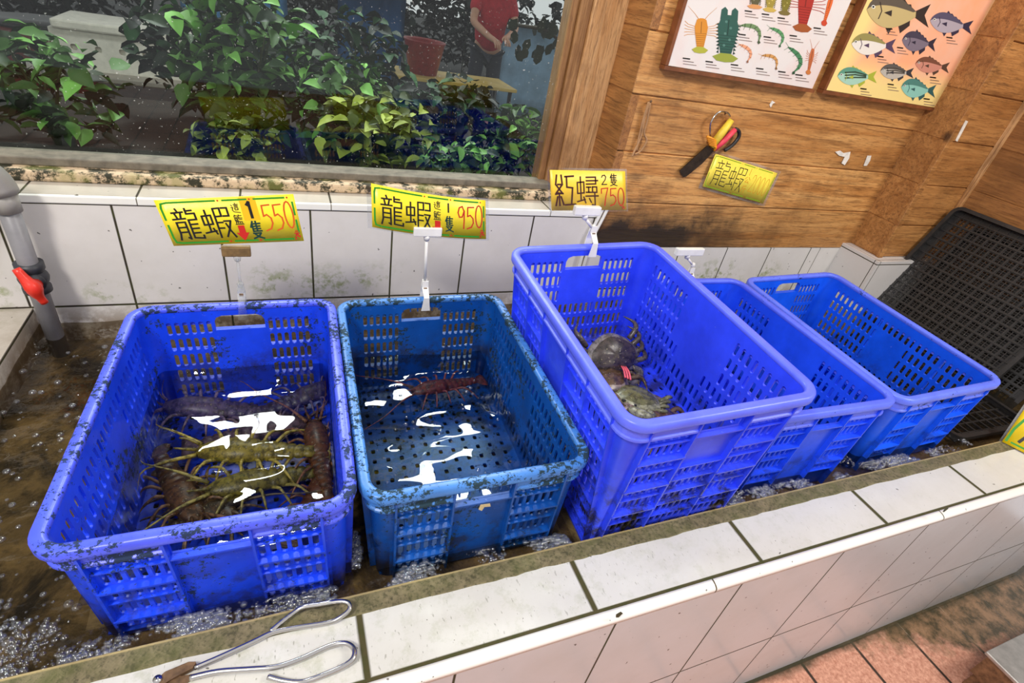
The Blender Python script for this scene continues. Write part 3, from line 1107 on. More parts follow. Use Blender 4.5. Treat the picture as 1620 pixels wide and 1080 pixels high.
sp = []
rnd = random.Random(3)
hit = lambda p: any(f(p) for f in (local_in(c1, .197, .29), local_in(c2, .197, .29), local_in(c3, .19, .285), local_in(c4, .197, .29), local_in(c5, .197, .29)))
tries = 0
while len(sp) < 5200 and tries < 140000:
    tries += 1
    x, y = rnd.uniform(-0.14, 2.25), abs(rnd.gauss(0.0, 0.032)) + 0.004
    if rnd.random() < 0.25: x = rnd.choice((-0.02, 0.52, 0.505, 0.93, 1.3)) + rnd.gauss(0, 0.03); y = rnd.uniform(0.003, 0.13)
    d = noise.noise(Vector((x * 11, y * 16, 4.2)))
    if d < rnd.uniform(-0.15, 0.35): continue
    p = Vector((x, y, 0))
    if x < -0.145 or hit(p): continue
    r = min(0.0085, rnd.lognormvariate(-5.95, 0.45))
    sp.append((x, y, WATER + 0.002 + rnd.uniform(0, 0.003), r))
bubbles('foam', 'white foam bubbles on the water along the front rim', sp)
sp = []
for _ in range(150):
    x, y = rnd.uniform(-0.13, 0.12), rnd.uniform(0.06, 0.80)
    if hit(Vector((x, y, 0))): continue
    sp.append((x, y, WATER + 0.001, rnd.uniform(0.002, 0.0075)))
bubbles('bubbles', 'scattered bubbles on the brown water left of the first crate', sp)
sp = []
for _ in range(36):
    a = at(rnd.uniform(585, 850), rnd.uniform(600, 770), Z=0.034)
    q = c2.matrix_basis.inverted() @ a
    if abs(q.x) < 0.17 and abs(q.y) < 0.26: sp.append((a.x, a.y, 0.034, rnd.uniform(0.002, 0.0055)))
bubbles('bubbles', 'few bubbles floating on the teal crate water', sp)


# ================================================================== lobsters and crabs
LOB = attr_mat('lobster_shell', 0.4, 0.95, 90)
CRAB = attr_mat('crab_shell', 0.32, 0.9, 75)


def lobster(label, loc, yaw, L, col, pitch=0.0, curl=0.0, group='lobsters under water in the leftmost crate', seed=0):
    rd = random.Random(seed)
    bm = bmesh.new()
    lay = bm.loops.layers.float_color.new('Col')
    # sections along the body: s, half width, height, z centre
    sec = [(0.0, .012, .010, .0), (0.03, .045, .035, .0), (0.08, .060, .050, .005), (0.16, .078, .066, .01), (0.26, .088, .074, .012), (0.36, .090, .074, .01), (0.43, .084, .066, .006)]
    for k in range(6):
        s0 = 0.44 + k * 0.068
        w = .082 - k * .0075
        sec += [(s0, w * .90, w * .66, .0), (s0 + .020, w * 1.03, w * .78, .0), (s0 + .058, w * 1.0, w * .74, .0)]
    sec += [(0.86, .034, .018, -.010), (0.90, .070, .012, -.014), (0.97, .092, .008, -.016), (1.0, .070, .004, -.016)]
    n = 14
    rings = []
    for s, w, h, zc in sec:
        bend = curl * max(0, s - 0.45) ** 2 * 2.0
        ring = []
        for k in range(n):
            a = 2 * PI * k / n
            zz = math.sin(a) * h
            if zz < 0: zz *= 0.55
            j = 1 + 0.10 * rd.uniform(-1, 1) * (1 if s < 0.44 else 0.4)
            ring.append(bm.verts.new(((0.45 - s) * L, math.cos(a) * 1.25 * w * L * j + bend * L, (zz * j + zc) * L)))
        rings.append(ring)
    for i in range(len(rings) - 1):
        for k in range(n):
            f = bm.faces.new((rings[i][k], rings[i][(k + 1) % n], rings[i + 1][(k + 1) % n], rings[i + 1][k]))
            sh = 0.75 if (i > 6 and (i - 7) % 3 == 2) else 1.0
            top = 1.0 if k < n / 2 else 1.35
            for l in f.loops: l[lay] = (min(1, col[0] * sh * top), min(1, col[1] * sh * top), min(1, col[2] * sh * top), 1)
    for q in (rings[0][::-1], rings[-1]):
        f = bm.faces.new(q)
        for l in f.loops: l[lay] = col
    # horns, antennae
    pale = tuple(min(1, c * 1.9 + 0.03) for c in col[:3]) + (1,)
    for s in (-1, 1):
        tube(bm, smooth_path([(.42 * L, s * .03 * L, .05 * L), (.50 * L, s * .05 * L, .08 * L), (.56 * L, s * .05 * L, .09 * L)], 3), [.012 * L] * 3 + [.008 * L] * 3 + [.003 * L], 6, True, col, lay)
        a = rd.uniform(.15, .5)
        tube(bm, smooth_path([(.42 * L, s * .055 * L, .02 * L), (.62 * L, s * (.10 + a * .2) * L, .06 * L), (.90 * L, s * (.16 + a * .5) * L, .03 * L), (1.15 * L, s * (.15 + a * .8) * L, .02 * L)], 4),
             [.018 * L, .016 * L, .014 * L, .012 * L, .010 * L] + [.007 * L] * 4 + [.004 * L] * 4, 6, True, pale, lay)
        for k in range(5):
            xx = (.26 - .085 * k) * L
            dx = (.12 - .075 * k) * L
            p = [(xx, s * .07 * L, -.015 * L), (xx + dx * .5, s * .15 * L, .05 * L), (xx + dx, s * .23 * L, .0), (xx + dx * 1.3, s * .28 * L, -.055 * L)]
            tube(bm, smooth_path(p, 3), [.013 * L] * 4 + [.010 * L] * 3 + [.007 * L] * 2 + [.003 * L], 6, True, pale, lay)
    MW = Matrix.Translation(loc) @ Euler((pitch, rd.uniform(-.08, .08), yaw)).to_matrix().to_4x4()
    box_ = c2 if 'teal' in label else c1
    A = box_.matrix_basis.inverted() @ MW
    B_ = A.inverted()
    for v in bm.verts:                       # feelers and legs bend along the crate walls
        q = A @ v.co
        lim = lambda t, m_: t if abs(t) < m_ * .9 else math.copysign(m_ * .9 + m_ * .1 * math.tanh((abs(t) - m_ * .9) / (m_ * .1)), t)
        q.x, q.y = lim(q.x, .170), lim(q.y, .265)
        q.z = max(q.z, -.240)
        v.co = B_ @ q
    o = link('spiny_lobster', bm, LOB, None, True)
    o.matrix_world = MW
    return tag(o, label, 'lobster', group)


Z0 = -0.012
PUR = rgb(92, 74, 96)
OLV = rgb(132, 118, 40)
BRN = rgb(96, 64, 30)
P = lambda x, y, z=Z0: at(x, y, Z=z)
lobster('purplish lobster lying across the back left of the leftmost crate', P(352, 648), 2.95, 0.27, PUR, seed=1)
lobster('dark purplish lobster at the back right corner of the leftmost crate', P(470, 632), 0.35, 0.25, rgb(70, 56, 76), seed=2)
lobster('mauve brown lobster between the purplish one and the greenish yellow one', P(408, 684, -0.02), 0.10, 0.26, rgb(98, 74, 84), seed=12)
lobster('greenish yellow lobster lying across the middle of the leftmost crate', P(410, 714, 0.0), -0.25 + PI, 0.27, rgb(150, 132, 44), seed=3)
lobster('long olive lobster in front of the greenish yellow one', P(428, 758, -0.008), 0.10 + PI, 0.25, rgb(128, 116, 46), seed=4)
lobster('brown speckled lobster along the left side of the leftmost crate', P(280, 768, -0.015), -1.15, 0.25, BRN, seed=5)
lobster('dark mottled lobster beside the left brown speckled one', P(322, 790, -0.02), -0.9, 0.23, rgb(84, 60, 30), seed=13)
lobster('brown speckled lobster along the right side of the leftmost crate', P(508, 722, -0.005), 1.65, 0.25, rgb(104, 60, 26), seed=6)
lobster('reddish dark lobster in the front right corner of the leftmost crate', P(498, 788, -0.02), 1.1, 0.21, rgb(96, 52, 30), seed=14)
lobster('dark brown lobster in the front left corner of the leftmost crate', P(298, 826, -0.024), 0.35, 0.22, rgb(64, 48, 24), seed=8)
lobster('reddish brown lobster at the back of the teal crate', P(706, 610, 0.0), 3.3, 0.21, rgb(140, 52, 42), seed=7, group='single lobster in the teal crate')

STRING = plain('pink_string', rgb(232, 96, 110), 0.6)


def crab(label, loc, rot, size, col, seed=0, string=False):
    rd = random.Random(seed)
    root = thing('mud_crab', label, 'crab', loc, 'crabs in the tall blue crate')
    root.rotation_euler = rot
    bm = bmesh.new()
    lay = bm.loops.layers.float_color.new('Col')
    s = size
    n = 36
    ringdef = [(0.02, .150), (0.18, .150), (0.36, .138), (0.52, .128), (0.68, .100), (0.82, .068), (0.93, .030), (1.0, -.004), (0.94, -.045), (0.6, -.09), (0.05, -.11)]
    rings = []
    for rf, z in ringdef:
        ring = []
        for k in range(n):
            a = 2 * PI * k / n
            ex, ey = .52 * math.cos(a), .37 * math.sin(a)
            if math.sin(a) < 0: ex *= 1 - .28 * abs(math.sin(a)) ** 1.5      # narrower behind
            tooth = 1.0
            if rf > 0.9 and math.sin(a) > 0.15: tooth = 1.09 if k % 2 else 0.93
            ring.append(bm.verts.new((ex * rf * s * tooth, ey * rf * s * tooth, (z + .030 * noise.noise(Vector((ex * rf * 9, ey * rf * 9, seed))) + .014 * noise.noise(Vector((ex * rf * 26, ey * rf * 26, seed)))) * s)))
        rings.append(ring)
    bel = tuple(min(1, c * 1.5 + .12) for c in col[:3]) + (1,)
    for i in range(len(rings) - 1):
        for k in range(n):
            f = bm.faces.new((rings[i][k], rings[i][(k + 1) % n], rings[i + 1][(k + 1) % n], rings[i + 1][k]))
            for l in f.loops: l[lay] = col if i < 5 else bel
    for q in (rings[0], rings[-1][::-1]):
        f = bm.faces.new(q)
        for l in f.loops: l[lay] = col
    leg = tuple(min(1, c * 1.15 + .02) for c in col[:3]) + (1,)
    for sd in (-1, 1):
        # folded claw across the front
        p = [(sd * .34, .24, -.03), (sd * .50, .36, -.02), (sd * .36, .47, 0), (sd * .12, .46, 0), (sd * .02, .42, 0)]
        tube(bm, [Vector(q) * s for q in smooth_path(p, 4)], [s * q for q in [.05, .055, .06, .065, .06, .06, .07, .085, .10, .105, .105, .10, .085, .065, .05, .03, .012]], 8, True, bel, lay)
        for k in range(4):
            y0 = .14 - .12 * k
            p = [(sd * .42, y0, -.05), (sd * (.60 - .02 * k), y0 - .05 * k, .03), (sd * (.66 - .03 * k), y0 - .12 - .05 * k, -.04), (sd * (.56 - .04 * k), y0 - .24 - .05 * k, -.11)]
            tube(bm, [Vector(q) * s for q in smooth_path(p, 3)], [s * q for q in [.05, .05, .048, .045, .04, .036, .03, .022, .014, .006]], 7, True, leg, lay)
        tube(bm, [Vector(q) * s for q in ((sd * .10, .33, .06), (sd * .13, .40, .10))], [.02 * s, .024 * s], 6, True, (.02, .02, .02, 1), lay)
    link('crab_body', bm, CRAB, root, True, local=False)
    if string:
        bm = bmesh.new()
        for q in range(3):
            o = .05 * q
            tube(bm, [Vector(v) * s for v in smooth_path([(.02, -.28 - o, .15), (.22, -.16 - o, .185), (.42, -.02 - o, .17), (.60, .0 - o, .12), (.86, .06 + 2 * o, .12)], 4)], .017 * s, 6)
        st = link('string', bm, STRING, root, True, local=False)
        st['label'] = 'pink string'
    return root


fz = 0.112
crab('wet dark crab propped upright at the back of the tall crate', at(968, 562, Z=fz + 0.055), (-0.85, 0.05, 3.2), 0.15, rgb(70, 60, 54), 1)
crab('brown crab tied with pink string in the middle of the tall crate', at(962, 600, Z=fz + 0.026), (-0.1, 0.15, 0.6), 0.135, rgb(92, 70, 48), 2, True)
crab('olive green crab with pale orange shell edge in the tall crate', at(1006, 628, Z=fz + 0.03), (0.0, 0.12, 2.2), 0.115, rgb(104, 102, 66), 3)
crab('reddish brown crab nearest the front corner of the tall crate', at(1040, 672, Z=fz + 0.018), (0.05, 0.0, 0.2), 0.14, rgb(88, 62, 48), 4)


# ================================================================== price signs
def sign(name, label, corners, Yc, bow, draw, border, clear=None, sheet_col=YEL, cat='sign', frame=None):
    """paper in a plastic sleeve. corners TL TR BR BL as 3D points"""
    TL, TR, BR, BL = (Vector(c) for c in corners)
    c0 = (TL + TR + BR + BL) / 4
    nrm = (TR - TL).cross(TL - BL).normalized()
    if nrm.dot(CAM_C - c0) < 0: nrm = -nrm
    root = thing(name, label, cat, (BL + BR) / 2)

    def f(u, v, h):
        p = (BL * (1 - u) + BR * u) * (1 - v) + (TL * (1 - u) + TR * u) * v
        return p + nrm * (h + bow * 4 * u * (1 - u))

    wid = ((TR - TL).length + (BR - BL).length) / 2
    hei = ((TL - BL).length + (TR - BR).length) / 2
    asp = wid / hei
    bm = bmesh.new()
    K = 16
    for lev in (0.0, -0.0012):
        for i in range(K):
            bm.faces.new([bm.verts.new(f(*q, lev)) for q in ((i / K, 0), ((i + 1) / K, 0), ((i + 1) / K, 1), (i / K, 1))])
    for (a, b) in (((0, 0), (1, 0)), ((1, 0), (1, 1)), ((1, 1), (0, 1)), ((0, 1), (0, 0))):
        for i in range(K):
            p = [a[0] + (b[0] - a[0]) * i / K, a[1] + (b[1] - a[1]) * i / K]
            q = [a[0] + (b[0] - a[0]) * (i + 1) / K, a[1] + (b[1] - a[1]) * (i + 1) / K]
            bm.faces.new([bm.verts.new(f(*p, 0)), bm.verts.new(f(*q, 0)), bm.verts.new(f(*q, -0.0012)), bm.verts.new(f(*p, -0.0012))])
    bmesh.ops.remove_doubles(bm, verts=bm.verts[:], dist=1e-6)
    pm = plain(name + '_paper', sheet_col, 0.35, 0, 0.06, 40)
    link('paper', bm, pm, root, True)
    if clear:
        bm = bmesh.new()
        m0, m1 = clear
        for i in range(K):
            ua, ub = -m0 + (1 + 2 * m0) * i / K, -m0 + (1 + 2 * m0) * (i + 1) / K
            bm.faces.new([bm.verts.new(f(ua, -m1, -0.002)), bm.verts.new(f(ub, -m1, -0.002)), bm.verts.new(f(ub, 1 + m1, -0.002)), bm.verts.new(f(ua, 1 + m1, -0.002))])
            bm.faces.new([bm.verts.new(f(ua, -m1, -0.003)), bm.verts.new(f(ub, -m1, -0.003)), bm.verts.new(f(ub, 1 + m1, -0.003)), bm.verts.new(f(ua, 1 + m1, -0.003))])
        bmesh.ops.remove_doubles(bm, verts=bm.verts[:], dist=1e-6)
        s_ = link('plastic_sleeve', bm, CLEAR_PLASTIC, root, True)
        s_['label'] = 'clear plastic sleeve'
    # drawing coordinates: x 0..asp, y 0..1
    pr = Print(lambda x, y, h: f(x / asp, y, h))
    pr.seg = 0.09
    draw(pr, asp)
    pr.done('lettering', root)
    return root, f, asp


def dashes(pr, asp, col=GRN, pen=0.035, m=0.06):
    x0, x1, y0, y1 = m, asp - m, m, 1 - m
    for a, b in ((.06, .40), (.46, .64), (.70, .94)):
        for y in (y0, y1): pr.stroke([(x0 + (x1 - x0) * a, y), (x0 + (x1 - x0) * b, y)], pen, col)
        for e in (b + .025,):
            for y in (y0, y1): pr.disc((x0 + (x1 - x0) * e, y), pen * .5, RED, .0004)
    for x in (x0, x1):
        pr.stroke([(x, y0 + .12), (x, y0 + .40)], pen, col)
        pr.stroke([(x, y0 + .52), (x, y1 - .10)], pen, col)
    pr.stroke([(x0, y1 - .12), (x0 + .02, y1 - .02), (x0 + .12, y1)], pen, col)
    pr.stroke([(x0, y0 + .12), (x0 + .02, y0 + .02), (x0 + .12, y0)], pen, col)


def draw_lobster_sign(price, ones):
    def draw(pr, a):
        dashes(pr, a)
        k = a / 2.45
        write(pr, '龍', .17 * k, .12, .44 * k, .70, .036, BLK)
        write(pr, '蝦', .66 * k, .14, .52 * k, .68, .036, BLK)
        write(pr, '這', 1.24 * k, .66, .15 * k, .22, .016, BLK)
        write(pr, '籃', 1.24 * k, .42, .15 * k, .21, .016, BLK)
        pr.poly([(1.26 * k, .40), (1.38 * k, .40), (1.38 * k, .24), (1.44 * k, .24), (1.32 * k, .06), (1.20 * k, .24), (1.26 * k, .24)], RED, .0005)
        if ones == 'patch':
            pr.poly([(1.42 * k, .50), (1.72 * k, .50), (1.72 * k, .98), (1.42 * k, .98)], rgb(252, 196, 20), .0003)
            write(pr, '1', 1.49 * k, .56, .16 * k, .32, .055, BLK, .0006)
            write(pr, '隻', 1.48 * k, .10, .22 * k, .38, .034, rgb(20, 60, 50))
        else:
            write(pr, 'I', 1.50 * k, .64, .12 * k, .20, .036, BLK)
            write(pr, '隻', 1.48 * k, .16, .19 * k, .38, .030, rgb(20, 60, 50))
        for i, ch in enumerate(price):
            write(pr, ch, (1.76 + .21 * i) * k, .26 if i < 2 else .30, .19 * k, .56, .030, ORG if ones == 'patch' else RED)
        write(pr, '元', 2.30 * k, .09, .10 * k, .15, .022, RED)
    return draw


def clip_holder(root, top, foot, rim_z, bar_w, mat, foot_mat=None, stem_r=0.0036, stem_mat=None):
    """clip bar under the paper, ball jointed stem, clip biting the crate rim"""
    foot_mat = foot_mat or mat
    top, foot = Vector(top), Vector(foot)
    bm = bmesh.new()
    box(bm, (top.x - bar_w / 2, top.y - 0.009, top.z - 0.010), (top.x + bar_w / 2, top.y + 0.006, top.z + 0.012))
    bevel(bm, 0.0025)
    link('clip_bar', bm, mat, root)
    bm = bmesh.new()
    tube(bm, [top - Vector((0, 0, .008)), top - Vector((0, 0, .022))], [.009, .006], 10)
    tube(bm, [top - Vector((0, 0, .018)), foot + Vector((0, 0, .045))], stem_r, 10)
    ellipsoid(bm, foot + Vector((0, 0, .045)), (.007, .007, .008), None, 12, 8)
    link('stem', bm, stem_mat or mat, root, True)
    bm = bmesh.new()
    # clip jaws: waisted plate in front of the rim and one behind
    for y, zs in ((-0.030, ((.047, .007), (.030, .008), (.012, .0065), (-.006, .0085), (-.024, .011))), (0.006, ((.047, .006), (.030, .008), (.010, .0075), (-.022, .0085)))):
        fr = []
        for dz, w in zs: fr.append(((foot.x - w, foot.y + (y if dz < .02 else y * .25), rim_z + dz), (foot.x + w, foot.y + (y if dz < .02 else y * .25), rim_z + dz)))
        for i in range(len(fr) - 1):
            q = [fr[i][0], fr[i][1], fr[i + 1][1], fr[i + 1][0]]
            prism(bm, q, 0.0025, (0, 1, 0))
    c_ = link('rim_clip', bm, foot_mat, root)
    bm = bmesh.new()
    o_ = foot - root.location
    zr = rim_z - root.location.z
    box(bm, (o_.x - .004, o_.y - .0105, zr + .024), (o_.x + .004, o_.y - .0085, zr + .030))
    link('spring', bm, RUST, c_, local=False)
    bpy.context.view_layer.update()


# sign one: on the leftmost crate
YS = 0.632
s1, f1, a1 = sign('price_sign', 'yellow price sign reading 550 on the clip of the leftmost crate', [at(243, 317, Y=YS), at(464, 307, Y=YS + .004), at(481, 381, Y=YS), at(275, 389, Y=YS)], YS, 0.0, draw_lobster_sign('550', 'patch'), True)
b1 = at(374, 397, Y=YS)
clip_holder(s1, b1, at(384, 478, Y=YS), 0.186, 0.055, plain('yellowed_plastic', rgb(124, 98, 58), 0.4, 0, 0.4, 60), CLEAR_PLASTIC, 0.003, CLEAR_PLASTIC)
s2, f2, a2 = sign('price_sign', 'yellow price sign reading 950, bowed, on the teal crate', [at(587, 290, Y=YS), at(768, 317, Y=YS), at(769, 378, Y=YS), at(589, 359, Y=YS)], YS, 0.016, draw_lobster_sign('950', 'line'), True, (0.035, 0.05))
clip_holder(s2, at(676, 366, Y=YS - .012), at(670, 472, Y=YS), 0.188, 0.066, WHITE_PLASTIC)


def draw3(pr, a):
    k = a / 1.9
    BR = rgb(74, 34, 16)
    write(pr, '紅', .09 * k, .10, .50 * k, .80, .042, BR)
    write(pr, '蟳', .63 * k, .12, .54 * k, .76, .036, BR)
    write(pr, '2', 1.26 * k, .66, .15 * k, .24, .024, BLK)
    write(pr, '隻', 1.48 * k, .64, .20 * k, .30, .022, BLK)
    for i, ch in enumerate('750'): write(pr, ch, (1.25 + .21 * i) * k, .12, .19 * k, .46, .026, RED, .0004)
    write(pr, '元', 1.78 * k, .03, .08 * k, .08, .012, RED)


Y3 = 0.553
s3, f3, a3 = sign('price_sign', 'orange yellow price sign reading 750 on the tall crab crate', [at(870, 269, Y=Y3), at(989, 271, Y=Y3), at(991, 332, Y=Y3), at(873, 333, Y=Y3)], Y3, 0.0, draw3, False, (0.03, 0.05), rgb(252, 206, 56))
bm = bmesh.new()
clip_holder(s3, at(928, 333, Y=Y3 - .004), at(931, 388, Y=Y3), 0.373, 0.070, WHITE_PLASTIC, stem_r=0.0042)
bm.free()
t = thing('sign_clip', 'empty white sign clip standing up from the crate behind the crab crate', 'sign clip', at(1088, 440, Y=0.62))
clip_holder(t, at(1090, 398, Y=0.618), at(1088, 440, Y=0.62), 0.218, 0.098, WHITE_PLASTIC)


def draw5(pr, a):
    k = a / 1.9
    dashes(pr, a, rgb(120, 170, 30), .022, .04)
    write(pr, '龍', .14 * k, .12, .42 * k, .78, .024, BLK)
    write(pr, '蝦', .58 * k, .12, .46 * k, .76, .024, BLK)
    OO = rgb(226, 150, 30)
    write(pr, 'I', 1.06 * k, .70, .14 * k, .20, .016, OO)
    write(pr, '公', 1.05 * k, .44, .16 * k, .22, .016, OO)
    write(pr, '斤', 1.05 * k, .14, .16 * k, .24, .016, OO)
    for i, ch in enumerate('2000'): write(pr, ch, (1.26 + .14 * i) * k, .22, .13 * k, .54, .014, OO)


sign('price_sign', 'small yellow laminated price card reading 2000 hung askew on the planks', [at(1132, 243, Y=D - .008), at(1230, 274, Y=D - .008), at(1207, 322, Y=D - .012), at(1112, 295, Y=D - .012)], D, 0.0, draw5, False, (0.05, 0.08), rgb(250, 226, 82))


def draw6(pr, a):
    pr.stroke([(.04, .06), (.04, .30), (.10, .60), (.10, .94)], .04, GRN)
    pr.stroke([(.12, .06), (a - .1, .06)], .03, GRN)
    write(pr, '龍', .18, .12, .62, .74, .05, BLK)
    write(pr, '蝦', .90, .12, .66, .74, .05, BLK)


sign('price_sign', 'yellow price card standing at the far right end of the front wall', [(2.405, 0.030, 0.145), (2.50, -0.175, 0.155), (2.42, -0.19, 0.006), (2.342, -0.006, 0.004)], 0, 0.0, draw6, False, (0.03, 0.04), rgb(250, 214, 20))

# ================================================================== posters
YP = D - 0.026


def fish(pr, c, L, H, ang, body, back, fin, stripes=None, h=0.0006):
    ca, sa = math.cos(ang), math.sin(ang)
    T = lambda x, y: (c[0] + (x * ca - y * sa) * L, c[1] + (x * sa + y * ca) * L)
    H = H / L
    n = 18
    up = [(-.5 + .78 * i / n, H * .5 * math.sin(PI * min(1, (i / n) ** .72)) ** .9 + .045 * (i / n)) for i in range(n + 1)]
    lo = [(-.5 + .78 * i / n, -H * .46 * math.sin(PI * min(1, (i / n) ** .8)) ** .95 - .045 * (i / n)) for i in range(n + 1)]
    # fins first
    d0 = [(-.16, H * .46)] + [(-.16 + .05 * i, H * (.66 + (.05 if i % 2 else -.02)) - .030 * i * H * 2) for i in range(1, 8)] + [(.22, H * .12)]
    pr.poly([T(*p) for p in d0], fin, h)
    pr.poly([T(*p) for p in ((.02, -H * .38), (.06, -H * .62), (.20, -H * .36), (.20, -H * .14))], fin, h)
    pr.poly([T(*p) for p in ((-.20, -H * .42), (-.12, -H * .68), (-.06, -H * .42))], fin, h)
    pr.poly([T(*p) for p in ((.26, .045), (.50, H * .36), (.42, 0), (.50, -H * .36), (.26, -.045))], fin, h)
    pr.poly([T(*p) for p in up + lo[::-1][:-1]], body, h + .0002)
    mid = [(u[0], u[1] * .35) for u in up]
    pr.poly([T(*p) for p in up + mid[::-1][1:-1]], back, h + .0004)
    if stripes:
        for q in range(3):
            y0 = H * (.22 - .16 * q)
            pr.stroke([T(-.30, y0), T(-.05, y0 + .02), T(.22, y0 * .5)], .035 * L, stripes, h + .0006)
    pr.stroke([T(-.30, H * .26), T(-.26, 0), T(-.30, -H * .24)], .014 * L, fin, h + .0006)
    pr.disc(T(-.40, H * .10), .030 * L, (0.9, 0.9, 0.8, 1), h + .0007, 10)
    pr.disc(T(-.40, H * .10), .018 * L, (0.01, 0.01, 0.01, 1), h + .0009, 10)
    pr.poly([T(-.22, -.02), T(-.10, .03), T(-.10, -.07)], fin, h + .0007)


def captions(pr, x, y, w):
    """three short lines of illegible small print"""
    for i, (q, c) in enumerate(((.5, BLK), (.8, rgb(110, 90, 84)), (1.0, rgb(140, 122, 114)))):
        a, b = (x, y - 4.4 * i - .06 * 0), (x + w * q, y - 4.4 * i - w * q * .13)
        n = int(4 + 6 * q)
        for k in range(n):
            t0, t1 = k / n, (k + .72) / n
            pr.stroke([(a[0] + (b[0] - a[0]) * t0, a[1] + (b[1] - a[1]) * t0), (a[0] + (b[0] - a[0]) * t1, a[1] + (b[1] - a[1]) * t1)], 2.0 if i == 0 else 1.0, c, .0007)


def long_lobster(pr, c, L, w, ang, col, fan, spread=True, h=.0006):
    ca, sa = math.cos(ang), math.sin(ang)
    T = lambda x, y: (c[0] + x * ca * L - y * sa * L, c[1] + x * sa * L + y * ca * L)
    w = w / L
    dk = tuple(v * .45 for v in col[:3]) + (1,)
    if spread:
        for s in (-1, 1):
            for k in range(5): pr.stroke([T(.16 - .05 * k, s * w * .4), T(.22 - .07 * k, s * w * 1.0), T(.30 - .10 * k, s * w * 1.25)], .012 * L, col, h)
            pr.stroke([T(.36, s * w * .2), T(.50, s * w * .5), T(.72, s * w * 1.1)], .016 * L, col, h, .004 * L)
    pr.poly([T(.40, w * .12), T(.36, w * .36), T(.16, w * .5), T(-.02, w * .44), T(-.40, w * .26), T(-.40, -w * .26), T(-.02, -w * .44), T(.16, -w * .5), T(.36, -w * .36), T(.40, -w * .12)], col, h + .0002)
    if not spread and w > .3:
        for sg in (-1, 1): pr.poly([T(.30, sg * w * .08), T(.50, sg * w * .10), T(.56, sg * w * .24), T(.50, sg * w * .40), T(.30, sg * w * .42)], col, h + .0001)
        for k in range(9):
            for sg in (-1, 1): pr.poly([T(.24 - .07 * k, sg * w * .36), T(.19 - .07 * k, sg * w * (.62 - .02 * k)), T(.17 - .07 * k, sg * w * .34)], dk, h + .0001)
        for k in range(5): pr.disc(T(.26 - .12 * k, w * .12 * (-1) ** k), .028 * L, tuple(min(1, v * 1.7 + .05) for v in col[:3]) + (1,), h + .0005, 8)
    for k in range(7): pr.stroke([T(-.02 - .055 * k, w * (.42 - .025 * k)), T(-.02 - .055 * k, -w * (.42 - .025 * k))], .009 * L, dk, h + .0004)
    pr.stroke([T(.30, 0), T(.0, 0)], .02 * L, dk, h + .0004)
    pr.poly([T(-.38, w * .24), T(-.46, w * .62), T(-.54, w * .40), T(-.56, 0), T(-.54, -w * .40), T(-.46, -w * .62), T(-.38, -w * .24)], fan, h + .0003)


def shrimp(pr, c, L, ang, col, flip=1, h=.0006):
    ca, sa = math.cos(ang), math.sin(ang)
    T = lambda x, y: (c[0] + x * ca * L - y * flip * sa * L, c[1] + x * sa * L + y * flip * ca * L)
    dk = tuple(v * .35 for v in col[:3]) + (1,)
    mid = [(-.5, .12), (-.30, .16), (-.05, .17), (.18, .12), (.34, -.02), (.40, -.22), (.38, -.42)]
    wd = [.05, .15, .19, .18, .15, .11, .05]
    for i in range(len(mid) - 1):
        a, b = mid[i], mid[i + 1]
        dx, dy = b[0] - a[0], b[1] - a[1]
        l = math.hypot(dx, dy)
        nx, ny = -dy / l, dx / l
        pr.poly([T(a[0] + nx * wd[i] / 2, a[1] + ny * wd[i] / 2), T(a[0] - nx * wd[i] / 2, a[1] - ny * wd[i] / 2), T(b[0] - nx * wd[i + 1] / 2, b[1] - ny * wd[i + 1] / 2), T(b[0] + nx * wd[i + 1] / 2, b[1] + ny * wd[i + 1] / 2)], col, h + .0001 * i)
        pr.stroke([T(a[0] + nx * wd[i] / 2, a[1] + ny * wd[i] / 2), T(a[0] - nx * wd[i] / 2, a[1] - ny * wd[i] / 2)], .022 * L, dk, h + .0009)
        pr.stroke([T(a[0], a[1] - .05), T(a[0] - .05, a[1] - .20)], .016 * L, col, h)
    pr.poly([T(.38, -.40), T(.46, -.52), T(.38, -.60), T(.32, -.50)], dk, h + .0008)
    pr.stroke([T(-.5, .14), T(-.72, .20)], .012 * L, col, h)
    pr.disc(T(-.42, .15), .022 * L, (0.01, 0.01, 0.01, 1), h + .0012, 8)


def poster(name, label, corners, paper, frame_col, draw):
    TL, TR, BR, BL = (Vector(c) for c in corners)
    root = thing(name, label, 'poster', (BL + BR) / 2)
    bm = bmesh.new()
    n_ = Vector((0, 1, 0))
    prism(bm, [TL, TR, BR, BL], 0.004, n_)
    link('sheet', bm, paper, root)
    bm = bmesh.new()
    # backing frame: four bars standing off the wall
    def barp(a, b, o, w):
        d = (b - a).normalized() if o.z else Vector()
        a2, b2 = a - d * w, b + d * w
        q = [a2 + o * 0.001, b2 + o * 0.001, b2 + o * w, a2 + o * w]
        prism(bm, [p + Vector((0, -0.003, 0)) for p in q], 0.026, n_)
    for a, b, o in ((TL, BL, Vector((-1, 0, 0))), (BL, BR, Vector((0, 0, -1))), (BR, TR, Vector((1, 0, 0))), (TR, TL, Vector((0, 0, 1)))):
        if name.endswith('fish_poster') and o.x > 0: continue
        barp(a, b, o, 0.011)
    bmesh.ops.recalc_face_normals(bm, faces=bm.faces[:])
    fr = link('frame', bm, frame_col, root)
    return root


